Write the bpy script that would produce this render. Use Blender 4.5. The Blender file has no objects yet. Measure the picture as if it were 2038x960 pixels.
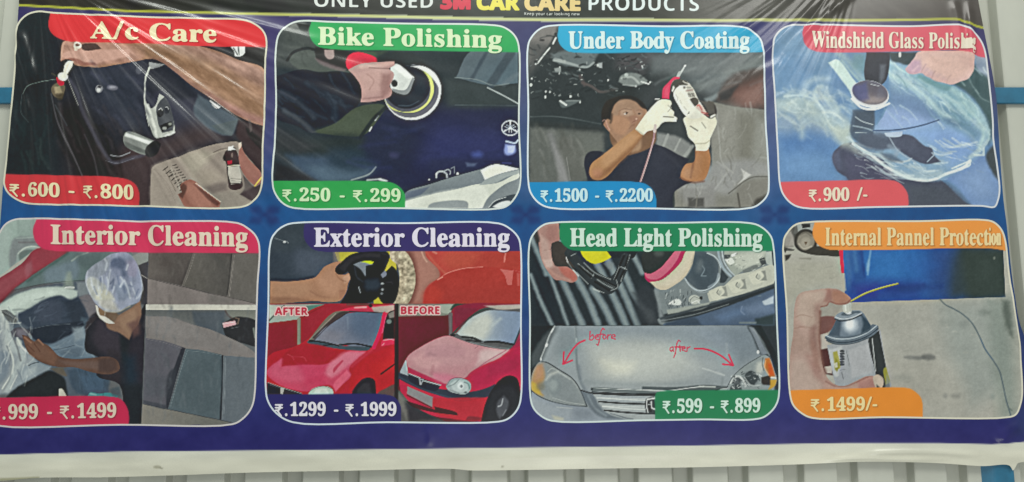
import bpy, math, numpy as np
from mathutils import Vector, Euler
# light and print settings
INK_GAIN, INK_VEIL = 1.30, .013
WORLD_STRENGTH = .37
TUBE_LOC, TUBE_POWER = (-.95, -1.7, 3.9), 36
SHOP_LOC, SHOP_POWER = (2.5, -3.6, 4.75), 70
LOW_LOC, LOW_POWER = (.75, -3.1, .3), 28
COAT, COAT_ROUGH = .8, .21


# ---------------------------------------------------------------- camera, light, exposure
scene = bpy.context.scene
FOCAL, PITCH, DIST, EYE = 1600.0, math.radians(8.6), 2.5, 1.45   # pixels of the 2038-wide photo, radians, metres, metres
cam = bpy.data.objects.new('camera', bpy.data.cameras.new('camera'))
scene.collection.objects.link(cam); scene.camera = cam
cam.data.sensor_fit = 'HORIZONTAL'; cam.data.sensor_width = 36; cam.data.lens = 36 * FOCAL / 2038
cam.location = (0, -DIST * math.cos(PITCH), EYE); cam.rotation_euler = (math.pi / 2 + PITCH, 0, 0)
cam.data.clip_start = .05; cam.data.clip_end = 200
world = bpy.data.worlds.new('World'); scene.world = world; world.use_nodes = True
bg = world.node_tree.nodes['Background']; bg.inputs[0].default_value = (.93, 1, .95, 1); bg.inputs[1].default_value = WORLD_STRENGTH
scene.view_settings.view_transform = 'Standard'; scene.view_settings.look = 'None'; scene.view_settings.exposure = 0; scene.view_settings.gamma = 1

def area_lamp(name, loc, target, sx, sy, power, col):
    l = bpy.data.lights.new(name, 'AREA'); l.shape = 'RECTANGLE'; l.size = sx; l.size_y = sy; l.energy = power; l.color = col
    o = bpy.data.objects.new(name, l); scene.collection.objects.link(o); o.location = loc
    o.rotation_euler = (Vector(target) - Vector(loc)).to_track_quat('-Z', 'Y').to_euler(); return o
area_lamp('tube_light', TUBE_LOC, (0, 0, 1.8), 2.4, .16, TUBE_POWER, (.96, 1, .93))
area_lamp('shop_light', SHOP_LOC, (.2, 0, 1.7), 1.7, 1.1, SHOP_POWER, (1, .99, .93))
area_lamp('low_fill_light', LOW_LOC, (0, 0, 1.5), 3.2, .9, LOW_POWER, (1, 1, .97))  # added fill from low in front, lifts the bottom row and wall

def tag(o, label=None, cat=None, group=None, kind=None):
    for k, v in (('label', label), ('category', cat), ('group', group), ('kind', kind)):
        if v: o[k] = v
    return o

def at(px, py, depth=0.):
    """measured photo position -> point on the upright plane y = depth"""
    px, py = np.asarray(px, float), np.asarray(py, float)
    u, v = (px - 1019) / FOCAL, (480 - py) / FOCAL
    dy, dz = math.cos(PITCH) - v * math.sin(PITCH), math.sin(PITCH) + v * math.cos(PITCH)
    t = (depth + DIST * math.cos(PITCH)) / dy
    return u * t, np.full_like(t, depth) if t.ndim else depth, EYE + dz * t

# ---------------------------------------------------------------- printing engine
# The banner is a flat printed sheet.  Its artwork is drawn here as vector shapes and
# kept as ink colours on the vertices of the banner's own meshes.
def hexc(c):
    if isinstance(c, str):
        return np.array([int(c[i:i + 2], 16) for i in (0, 2, 4)], float) / 255
    return np.array(c, float)

def ink(srgb):
    """displayed tone -> print reflectance"""
    c = np.clip(srgb, 0, 1)
    lin = np.where(c <= .04045, c / 12.92, ((c + .055) / 1.055) ** 2.4)
    return np.clip((lin - INK_VEIL) * INK_GAIN, .004, .85)

def pl(s):
    if isinstance(s, str):
        return np.array([[float(v) for v in t.split(',')] for t in s.split()])
    return np.array(s, float)

def spline(p, closed=True, n=6):
    """centripetal Catmull-Rom through the traced points"""
    m = len(p)
    if m < 3: return p
    out = []; p = np.array(p, float)
    d1 = p - np.roll(p, 1, 0); d2 = np.roll(p, -1, 0) - p          # sharp traced corners stay sharp
    cs = (d1 * d2).sum(1) / np.maximum(np.linalg.norm(d1, axis=1) * np.linalg.norm(d2, axis=1), 1e-9)
    sharp = cs < .25
    for i in range(m if closed else m - 1):
        if closed: q = [p[(i + k) % m] for k in (-1, 0, 1, 2)]
        else: q = [p[min(max(i + k, 0), m - 1)] for k in (-1, 0, 1, 2)]
        q = [np.array(a, float) for a in q]
        if sharp[i]: q[0] = q[1]
        if sharp[(i + 1) % m]: q[3] = q[2]
        if np.allclose(q[0], q[1]): q[0] = 2 * q[1] - q[2]
        if np.allclose(q[3], q[2]): q[3] = 2 * q[2] - q[1]
        t = [0.]
        for k in range(3): t.append(t[-1] + max(np.linalg.norm(q[k + 1] - q[k]), 1e-6) ** .5)
        for k in range(n):
            u = t[1] + (t[2] - t[1]) * k / n
            a1 = ((t[1] - u) * q[0] + (u - t[0]) * q[1]) / (t[1] - t[0])
            a2 = ((t[2] - u) * q[1] + (u - t[1]) * q[2]) / (t[2] - t[1])
            a3 = ((t[3] - u) * q[2] + (u - t[2]) * q[3]) / (t[3] - t[2])
            b1 = ((t[2] - u) * a1 + (u - t[0]) * a2) / (t[2] - t[0])
            b2 = ((t[3] - u) * a2 + (u - t[1]) * a3) / (t[3] - t[1])
            out.append(((t[2] - u) * b1 + (u - t[1]) * b2) / (t[2] - t[1]))
    if not closed: out.append(np.array(p[-1], float))
    return np.array(out)

def seg_dist(X, Y, a, b):
    dx, dy = b[0] - a[0], b[1] - a[1]
    L = dx * dx + dy * dy
    t = np.clip(((X - a[0]) * dx + (Y - a[1]) * dy) / max(L, 1e-9), 0, 1)
    return np.hypot(X - a[0] - t * dx, Y - a[1] - t * dy), t

def sdf_polys(X, Y, polys):
    """signed distance, positive inside (even-odd)"""
    d = np.full(X.shape, 1e6); ins = np.zeros(X.shape, bool)
    for p in polys:
        m = len(p)
        for i in range(m):
            a, b = p[i], p[(i + 1) % m]
            d = np.minimum(d, seg_dist(X, Y, a, b)[0])
            if a[1] != b[1]:
                c = (Y < a[1]) != (Y < b[1])
                ins ^= c & (X < (b[0] - a[0]) * (Y - a[1]) / (b[1] - a[1]) + a[0])
    return np.where(ins, d, -d)

def vnoise(X, Y, scale, seed, octaves=3):
    rs = np.random.RandomState(seed); tot = np.zeros(X.shape); amp = 1.; nrm = 0.
    for o in range(octaves):
        T = rs.rand(64, 64); u, v = X / scale + rs.rand() * 50, Y / scale + rs.rand() * 50
        i, j = np.floor(u).astype(int), np.floor(v).astype(int); a, b = u - i, v - j
        a, b = a * a * (3 - 2 * a), b * b * (3 - 2 * b)
        g = lambda k, l: T[(j + l) % 64, (i + k) % 64]
        tot += amp * ((g(0, 0) * (1 - a) + g(1, 0) * a) * (1 - b) + (g(0, 1) * (1 - a) + g(1, 1) * a) * b - .5)
        nrm += amp; amp *= .55; scale *= .5
    return tot / nrm * 2

class Pic:
    """one printed picture: a raster of inks over its rectangle plus the outlines of the things it shows"""
    def __init__(s, x0, y0, x1, y1, base, step=1.6):
        s.step = step
        s.xs = np.arange(x0, x1 + step, step); s.ys = np.arange(y0, y1 + step, step)
        s.X, s.Y = np.meshgrid(s.xs, s.ys)
        s.a = np.empty(s.X.shape + (3,)); s.a[:] = hexc(base); s.parts = {}; s.v(0, 0, 1)
        s.jit = .45; s.last = None; s.rough = vnoise(s.X, s.Y, 9., 7, 3)
    def v(s, x0, y0, k=4.4643): s.o = np.array([x0, y0], float); s.k = k; return s
    def T(s, p): return s.o + pl(p) / s.k
    def box(s, p, m):
        i0 = max(int((p[:, 0].min() - m - s.xs[0]) / s.step), 0); i1 = min(int((p[:, 0].max() + m - s.xs[0]) / s.step) + 2, len(s.xs))
        j0 = max(int((p[:, 1].min() - m - s.ys[0]) / s.step), 0); j1 = min(int((p[:, 1].max() + m - s.ys[0]) / s.step) + 2, len(s.ys))
        return (slice(j0, max(j1, j0)), slice(i0, max(i1, i0)))
    def lay(s, w, d, col, fe, a, g, part):
        f0 = fe; fe = max((1.1 * fe if fe < 4 else 2.4 * (fe - 4) + 4.4) / s.k, .65); 
        d = d + s.rough[w] * min(fe * .7, 5) * s.jit
        c = np.clip(.5 + d / (2 * fe), 0, 1); c = c * c * (3 - 2 * c) * a
        if part: s.last = part
        elif f0 >= 5 and s.last:                     # shading that lies on a thing stays within its outline
            m = np.clip(.5 + s.parts[s.last][w] / 1.3, 0, 1)
            if (c * m).sum() > .72 * c.sum(): c = c * m
        col = hexc(col)
        if g is not None:
            p, q = s.T([g[0:2]])[0], s.T([g[2:4]])[0]
            e = q - p; t = np.clip(((s.X[w] - p[0]) * e[0] + (s.Y[w] - p[1]) * e[1]) / (e @ e), 0, 1)[..., None]
            t = t * t * (3 - 2 * t); col = col * (1 - t) + hexc(g[4]) * t
        c = c[..., None]; s.a[w] = s.a[w] * (1 - c) + col * c
        if part: s.reg(part, w, d)
    def reg(s, part, w, d):
        f = np.full(s.X.shape, -1e3); f[w] = d
        s.parts[part] = np.maximum(s.parts[part], f) if part in s.parts else f
    def f(s, pts, col, fe=1.3, a=1., sm=1, g=None, part=None):
        p = s.T(pts); p = spline(p) if sm else p
        w = s.box(p, 2.4 * fe / s.k + 4)
        if s.X[w].size: s.lay(w, sdf_polys(s.X[w], s.Y[w], [p]), col, fe, a, g, part)
        return s
    def s_(s, pts, wd, col, fe=1., a=1., w2=None, closed=False, part=None, sm=1):
        p = s.T(pts); p = spline(p, closed) if sm else p
        if closed: p = np.vstack([p, p[:1]])
        w2 = wd if w2 is None else w2; wd, w2 = wd / s.k, w2 / s.k; w = s.box(p, max(wd, w2) + 2.4 * fe / s.k + 4)
        if not s.X[w].size: return s
        d = np.full(s.X[w].shape, -1e6); n = len(p) - 1
        for i in range(n):
            dd, t = seg_dist(s.X[w], s.Y[w], p[i], p[i + 1])
            d = np.maximum(d, (wd + (w2 - wd) * (i + t) / n) / 2 - dd)
        s.lay(w, d, col, fe, a, None, part); return s
    def e(s, cx, cy, rx, ry, col, fe=1.3, a=1., rot=0, g=None, part=None):
        t = np.linspace(0, 2 * np.pi, 28, endpoint=False); r = np.radians(rot)
        x, y = rx * np.cos(t), ry * np.sin(t)
        return s.f(np.c_[cx + x * np.cos(r) - y * np.sin(r), cy + x * np.sin(r) + y * np.cos(r)], col, fe, a, 0, g, part)
    def n(s, amp, scale, seed, sx=1., sy=1., rot=0, tint=(1, 1, 1), part=None, octaves=3):
        r = np.radians(rot); X = (s.X * np.cos(r) + s.Y * np.sin(r)) * sx; Y = (-s.X * np.sin(r) + s.Y * np.cos(r)) * sy
        d = vnoise(X, Y, scale, seed, octaves) * amp * (.8 if part else .32)
        if part: d = d * np.clip(.5 + s.parts[part] / 3, 0, 1)
        s.a += d[..., None] * np.array(tint) * (.35 + s.a); return s

    def clutter(s, x0, y0, x1, y1, n, cols, seed, ln=(4, 14), wd=(2, 6), ang=(0, 180), a=.6, fe=1.5):
        rs = np.random.RandomState(seed)
        for k in range(n):
            x, y, l, t = rs.uniform(x0, x1), rs.uniform(y0, y1), rs.uniform(*ln) / 2, np.radians(rs.uniform(*ang)); b = rs.uniform(-.3, .3) * l
            s.s_([(x - l * np.cos(t), y - l * np.sin(t)), (x - b * np.sin(t), y + b * np.cos(t)), (x + l * np.cos(t), y + l * np.sin(t))], rs.uniform(*wd), cols[k % len(cols)], fe, a * rs.uniform(.5, 1), rs.uniform(*wd) * .6)
        return s
    def crisp(s, amount, r):
        """the local contrast of a printed photograph"""
        keep = s.a.copy(); s.blur(r); low = s.a; s.a = np.clip(keep + amount * (keep - low), .02, .95); return s
    def blur(s, r):
        for ax in (0, 1):
            for k in range(r):
                p = np.take(s.a, np.clip(np.arange(s.a.shape[ax]) - 1, 0, None), ax); q = np.take(s.a, np.clip(np.arange(s.a.shape[ax]) + 1, None, s.a.shape[ax] - 1), ax)
                s.a = .25 * p + .5 * s.a + .25 * q
        return s

# ---------------------------------------------------------------- lettering
RUPEE = ['0,385 280,385', '0,285 280,285', '0,385 110,385 175,360 200,310 185,250 140,205 80,190 0,190', '70,190 235,-10']

def text_sdf(xs, ys, line, font, quad, grow=0., track=0., space=.19, slant=0., word=None):
    """signed distance of a line of lettering; quad = baseline start, baseline end, cap-height shift of both ends"""
    X, Y = np.meshgrid(xs, ys); D = np.full(X.shape, -1e3)
    pen = 0.; gl = []; wd = []; nw = 0
    for ch in line:
        if ch == ' ': pen += space + track; nw += 1; continue
        k = ch; sc = 1.; base = 0.
        if ch == '₹': G = ['300'] + RUPEE
        else: G = font[k].split('|')
        cs = [pl(c) / 1000 * sc for c in G[1:]]
        for c in cs: c[:, 0] += pen + slant * c[:, 1]
        gl.append(cs); wd.append((nw, None if ch == '₹' else grow)); pen += float(G[0]) / 1000 * sc + track + (.05 if ch in '₹.' else 0)
    x0 = min(c[:, 0].min() for cs in gl for c in cs); x1 = max(c[:, 0].max() for cs in gl for c in cs)
    curve = quad[4] if len(quad) > 4 else None
    P0, P1, U0, U1 = [np.array(q, float) for q in quad[:4]]
    cap = .48
    for cs, (k, fat) in zip(gl, wd):
        if word is not None and k != word: continue
        ws = []
        for c in cs:
            if fat is not None: c = np.vstack([np.linspace(c[i], c[(i + 1) % len(c)], 3)[:-1] for i in range(len(c))])
            t = ((c[:, 0] - x0) / (x1 - x0))
            if curve: t = curve(t)
            t = t[:, None]
            ws.append(P0 + (P1 - P0) * t + (U0 * (1 - t) + U1 * t) * (c[:, 1:2] / cap))
        A = np.vstack(ws); m = 4 + grow
        i0, i1 = np.searchsorted(xs, [A[:, 0].min() - m, A[:, 0].max() + m]); j0, j1 = np.searchsorted(ys, [A[:, 1].min() - m, A[:, 1].max() + m])
        w = (slice(j0, j1), slice(i0, i1))
        if X[w].size and fat is None:                     # the rupee sign is drawn with a pen
            for q in ws:
                for a, b in zip(q[:-1], q[1:]): D[w] = np.maximum(D[w], 1.2 + .016 * abs(U0[1]) - seg_dist(X[w], Y[w], a, b)[0])
        elif X[w].size: D[w] = np.maximum(D[w], sdf_polys(X[w], Y[w], ws) + fat)
    return D
SERIF = {
'-': '216|27,154 27,206 189,206 189,154',
'.': '180|89,-9 69,-5 57,5 48,36 57,67 69,77 89,81 110,77 123,67 132,36 123,5 110,-5',
'/': '250|7,0 185,480 243,480 64,0',
'0': '375|188,-7 150,-3 118,7 91,24 60,61 34,130 23,241 34,352 60,420 91,456 118,473 150,483 189,486 225,483 257,473 283,456 314,419 341,351 353,240 341,129 314,61 283,24 256,7 225,-3|188,37 219,50 233,74 243,131 248,240 243,349 233,406 211,437 189,443 166,437 144,406 132,349 127,240 132,131 144,74 157,50',
'1': '375|65,0 65,36 131,37 146,45 152,58 154,416 101,359 74,346 52,349 33,369 28,396 50,402 101,426 179,482 254,482 256,61 263,44 276,37 343,36 343,0',
'2': '375|24,0 24,69 136,184 187,245 218,307 226,371 223,405 207,433 182,445 153,442 137,432 122,406 112,329 77,333 50,344 32,365 26,396 30,419 49,447 81,469 129,483 174,486 240,479 274,465 300,446 323,407 326,352 308,306 268,252 87,74 257,75 288,95 305,141 345,141 341,0',
'3': '375|163,-7 104,-2 53,18 26,47 19,82 36,113 54,123 76,126 86,79 99,62 125,46 158,40 187,44 211,56 230,79 240,115 240,151 222,193 205,210 181,221 95,227 95,269 154,269 178,275 197,288 216,316 224,353 223,390 211,424 193,440 162,445 133,430 118,399 111,341 55,351 30,374 24,401 34,434 62,461 91,475 128,483 196,485 255,474 286,458 309,436 323,409 328,377 324,348 315,323 288,291 225,256 279,238 319,209 340,174 344,125 329,70 297,31 241,3',
'4': '375|121,0 121,36 161,38 188,52 194,74 195,125 9,125 9,166 199,480 293,480 293,324 293,169 363,169 363,125 293,125 295,65 309,44 357,36 357,0|56,169 195,169 199,416 195,406',
'5': '375|165,-7 106,-1 58,18 40,35 30,54 27,75 31,95 47,113 81,121 90,77 117,49 154,40 195,50 217,69 232,101 237,148 231,192 213,223 184,241 130,247 71,235 40,247 51,363 62,480 316,480 319,357 281,357 270,394 254,405 105,406 94,281 168,291 216,287 258,276 293,256 319,228 339,171 339,134 333,96 319,65 299,40 274,22 236,4',
'6': '375|197,-7 150,-1 109,18 76,49 51,93 35,151 30,222 35,293 46,341 70,397 104,441 149,472 206,486 282,479 307,468 329,449 339,425 338,399 322,376 298,364 260,360 249,424 236,441 216,447 191,441 170,426 152,401 139,366 125,269 161,286 196,293 237,293 273,285 302,269 326,245 343,214 351,176 351,132 342,90 313,38 264,5|199,38 228,49 244,74 253,113 254,166 247,208 238,228 219,247 193,253 161,246 132,228 125,221 126,190 131,138 147,81 170,48',
'7': '375|111,0 289,406 102,405 80,391 70,338 30,338 33,480 353,480 353,447 168,0',
'8': '375|183,-7 118,1 69,24 38,57 22,99 23,150 39,184 67,211 119,242 83,267 57,296 41,327 36,351 37,385 50,423 70,449 99,469 125,478 173,486 214,485 254,478 286,463 310,441 325,415 333,385 332,344 317,313 292,289 244,260 309,220 344,177 355,127 344,71 324,41 276,9 234,-3|203,283 239,317 250,370 237,418 222,436 206,444 179,447 150,432 137,410 130,372 135,341 143,325 163,306|187,32 218,37 241,55 257,82 261,126 252,154 239,170 164,216 137,192 121,170 112,142 111,107 120,74 139,49 156,38',
'9': '375|152,-7 106,-2 67,17 45,51 46,87 57,100 75,107 92,71 118,45 145,36 183,41 205,57 223,84 237,122 251,230 212,198 166,185 103,194 60,220 40,248 28,282 26,355 32,383 49,420 74,450 95,466 120,477 162,486 209,484 238,476 287,444 323,390 340,332 345,261 338,173 321,111 292,60 253,21 200,-2|184,233 224,245 251,278 242,372 231,403 209,432 181,441 149,429 132,402 123,362 121,328 128,275 149,244',
'A': '437|-9,0 -9,18 24,30 45,64 206,466 224,465 399,55 420,25 443,18 443,0 229,0 229,18 259,21 282,37 281,59 253,132 103,132 77,67 76,39 96,21 128,18 128,0|113,161 242,161 209,240 177,319',
'B': '443|16,0 16,17 58,28 66,37 73,60 75,369 72,401 65,421 47,435 15,439 15,447 15,455 220,455 274,452 318,444 352,429 377,409 391,383 396,351 393,325 384,302 348,268 287,247 360,223 385,206 404,185 415,160 418,132 413,93 397,61 371,35 335,15 265,1|182,252 245,261 263,272 275,290 282,314 284,360 278,395 269,412 257,424 228,433 203,433 188,425 182,399|222,24 259,30 283,49 296,81 300,146 290,188 277,208 245,225 197,231 182,231 183,51 194,30',
'C': '468|257,-11 193,-3 155,10 105,43 66,87 39,142 29,184 27,251 39,314 56,351 92,399 139,435 176,452 216,462 275,465 388,435 408,443 419,465 437,465 437,308 420,308 392,364 356,407 328,427 282,442 228,437 198,419 174,389 157,347 147,293 144,226 147,164 159,114 177,74 203,46 237,29 278,24 305,26 371,52 428,106 447,89 395,33 365,14 332,0',
'E': '442|14,0 14,17 51,22 66,34 75,78 74,394 62,425 44,435 16,439 16,455 399,455 399,320 383,320 375,357 361,386 327,414 295,424 255,430 208,429 189,422 183,394 183,246 232,252 252,262 266,278 281,313 288,345 304,345 304,118 287,118 276,173 254,206 225,218 183,222 183,59 189,38 206,29 246,28 324,43 371,75 393,105 411,143 430,143 402,0',
'G': '508|268,-10 200,-3 160,10 124,30 80,70 57,103 41,141 31,183 28,252 41,315 57,352 80,385 107,413 139,435 176,452 215,462 293,463 388,436 406,443 419,465 437,465 437,308 420,308 397,357 357,406 329,426 299,439 267,443 230,437 200,419 176,389 159,347 149,294 146,228 150,163 161,110 192,51 221,26 256,14 308,16 323,23 336,39 343,71 339,154 324,174 275,182 275,198 500,198 500,182 466,177 451,161 446,138 446,29 357,0',
'H': '523|15,0 15,17 52,24 66,36 75,81 73,398 57,428 16,439 16,455 242,455 242,439 200,430 185,411 182,251 342,251 339,411 324,430 282,439 282,455 507,455 507,439 471,431 457,420 449,379 451,60 466,29 507,17 507,0 282,0 282,17 324,27 339,49 342,221 262,221 182,221 185,50 199,28 242,17 242,0',
'I': '261|13,0 13,17 56,29 72,49 75,179 74,405 67,424 58,430 13,439 13,455 244,455 244,447 244,439 196,427 184,405 183,77 192,37 211,24 246,17 246,0',
'L': '426|15,0 15,17 52,24 66,36 75,81 73,399 66,420 57,429 16,439 16,455 250,455 250,439 208,434 188,416 182,379 182,75 187,43 200,31 234,28 291,33 325,44 370,80 409,154 427,154 402,0',
'P': '418|15,0 15,17 52,24 66,36 75,81 73,398 57,428 16,439 16,455 265,454 322,445 366,422 395,388 408,344 404,296 380,252 351,230 314,214 268,206 182,206 185,50 199,28 242,17 242,0|182,230 244,235 264,246 278,261 290,297 292,329 288,375 275,406 261,420 229,430 199,429 187,421 182,398',
'U': '492|248,-13 192,-8 147,6 114,29 91,61 74,128 72,398 56,428 15,439 15,455 240,455 240,439 207,433 192,425 181,394 181,121 186,88 203,51 232,29 275,22 311,26 340,37 363,56 379,83 389,117 392,389 379,423 360,433 328,439 328,455 474,455 474,439 437,426 424,396 421,148 403,69 380,32 346,7 302,-8',
'W': '611|171,-11 30,400 12,430 -15,439 -15,455 181,455 181,439 157,435 145,427 141,400 223,153 301,353 278,418 263,432 229,439 229,455 439,455 439,439 404,432 394,420 393,409 474,166 548,402 544,425 529,434 503,439 503,455 624,455 624,439 598,425 578,388 446,-11 428,-11 316,309 190,-11',
'a': '344|255,-10 216,1 200,35 168,11 115,-8 64,-4 34,18 25,34 20,63 25,91 39,115 63,136 98,155 199,190 198,250 193,272 177,290 148,296 123,293 105,281 105,270 121,243 123,225 114,206 95,194 71,191 54,196 41,208 34,223 33,244 40,266 55,284 77,300 126,316 185,318 239,307 272,283 285,259 292,228 294,42 304,34 320,42 329,28 294,-1|151,34 178,44 199,63 199,116 199,169 154,151 127,123 118,84 122,56 133,39',
'c': '293|156,-10 119,-5 97,4 67,26 44,56 28,93 20,135 29,210 47,249 84,289 133,313 175,319 230,310 250,298 271,275 277,245 272,223 258,209 236,204 214,209 201,225 197,279 185,294 152,294 126,269 114,221 113,164 123,105 146,65 166,48 204,38 239,47 271,72 285,60 248,21 227,8 181,-8',
'd': '370|140,-10 107,-5 87,4 47,44 23,104 21,180 31,224 48,261 72,290 101,309 134,318 175,314 201,301 223,280 222,413 216,427 198,437 176,439 176,455 319,455 320,60 327,38 353,28 353,11 294,6 223,-10 223,39 188,2|171,28 202,41 223,76 223,242 214,262 191,278 164,280 141,267 126,238 119,193 119,115 126,70 140,42 153,32',
'e': '301|154,-10 117,-5 95,4 66,26 43,56 21,125 20,173 28,215 59,273 87,298 120,313 157,318 193,314 224,301 249,280 274,234 283,166 117,166 120,128 138,73 154,56 175,46 199,42 225,47 248,62 270,86 285,73 248,27 228,11 205,-1|116,192 201,192 201,241 193,277 186,288 169,296 147,294 136,286 121,255',
'g': '327|146,-140 89,-136 60,-127 29,-108 15,-84 16,-64 28,-46 69,-26 44,-10 29,9 24,30 28,54 49,80 102,110 58,135 31,169 22,212 27,242 46,275 78,300 120,315 157,318 196,315 233,304 317,304 317,268 268,268 286,237 291,203 288,176 276,151 258,131 234,116 205,106 126,102 106,87 101,71 105,59 119,51 236,45 285,29 303,13 312,-9 316,-37 311,-67 286,-103 257,-121 197,-137|157,124 178,130 190,146 199,211 190,276 178,292 157,297 137,292 124,276 114,211 124,146 137,130|161,-116 218,-111 238,-104 260,-81 263,-60 257,-47 238,-37 151,-34 97,-34 79,-52 74,-78 83,-94 102,-107',
'h': '381|18,0 18,16 39,21 47,29 52,56 52,406 43,432 19,440 19,455 148,455 148,267 175,295 224,317 270,315 292,306 309,292 328,244 332,38 343,21 363,16 363,0 202,0 202,16 215,17 228,26 235,56 234,241 223,265 203,271 173,262 148,235 148,43 157,23 180,16 180,0',
'i': '198|101,362 81,366 65,376 54,393 50,412 54,432 65,449 81,460 101,463 120,460 137,449 147,432 151,412 147,393 136,376 120,366|18,0 18,16 39,21 47,29 52,56 52,267 47,285 20,293 20,302 21,310 148,310 149,43 157,23 180,16 180,0',
'k': '359|17,0 17,16 39,21 47,29 52,56 52,412 45,432 20,439 21,455 148,455 148,169 242,269 240,287 206,293 206,310 345,310 345,293 308,284 285,270 222,209 350,29 376,16 376,0 211,0 211,16 234,20 238,37 163,147 148,134 148,43 157,23 180,16 180,0',
'l': '199|18,0 18,16 39,21 47,29 52,56 52,411 45,432 20,439 20,447 20,455 148,455 149,49 157,23 180,16 180,0',
'n': '381|18,0 18,16 39,21 47,29 52,56 52,266 43,287 19,294 19,310 148,310 148,267 175,296 207,313 243,318 292,306 309,292 321,271 328,244 332,38 343,21 363,16 363,0 202,0 202,16 215,17 228,26 235,56 234,241 223,265 203,271 173,262 148,235 148,43 157,23 180,16 180,0',
'o': '336|169,-10 114,-1 90,11 60,37 27,96 19,154 27,213 38,239 60,272 90,297 114,309 168,318 222,309 245,298 275,273 298,240 308,214 317,154 308,94 298,69 275,36 245,11 222,-1|169,11 193,18 211,44 220,154 217,227 208,271 192,292 169,299 144,292 128,271 120,227 117,154 120,82 126,44 144,18',
'r': '287|18,0 18,16 39,21 47,29 52,56 52,267 44,287 20,293 21,310 146,310 146,252 179,295 218,316 242,318 264,312 286,287 288,254 270,228 254,223 233,224 202,255 189,260 166,247 152,220 150,42 163,23 197,16 197,0',
's': '288|151,-10 73,9 60,4 51,-9 36,-9 36,105 53,105 79,48 95,32 121,17 148,15 174,23 189,40 192,58 188,76 176,92 85,142 61,162 41,193 38,234 56,281 86,306 125,318 181,312 213,305 223,308 230,319 244,319 244,222 228,222 215,254 196,277 158,296 136,295 116,286 106,269 107,244 128,222 202,184 236,158 253,127 256,79 244,39 228,18 194,-3',
't': '228|124,-9 80,-1 66,10 53,36 48,71 48,279 20,279 20,300 88,369 129,424 144,424 144,310 208,310 208,279 144,279 148,54 157,43 175,41 189,49 206,75 222,66 198,24 182,9 165,-1',
'x': '319|5,0 5,15 34,29 53,46 123,136 37,272 18,289 4,293 4,310 169,310 169,294 147,291 141,278 183,206 234,275 227,290 201,294 201,310 311,310 311,296 273,275 198,184 295,30 305,20 319,15 319,0 155,0 155,16 180,21 185,34 138,114 85,38 92,20 118,15 118,0',
'y': '300|52,-140 22,-133 1,-113 -7,-84 1,-58 24,-41 56,-44 72,-61 75,-94 90,-98 120,-65 140,-5 32,260 15,287 -5,293 -5,310 162,310 162,302 162,293 133,288 128,272 185,119 238,270 232,288 203,293 203,310 300,310 300,293 280,285 265,258 135,-87 101,-127 83,-136',
}
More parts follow.
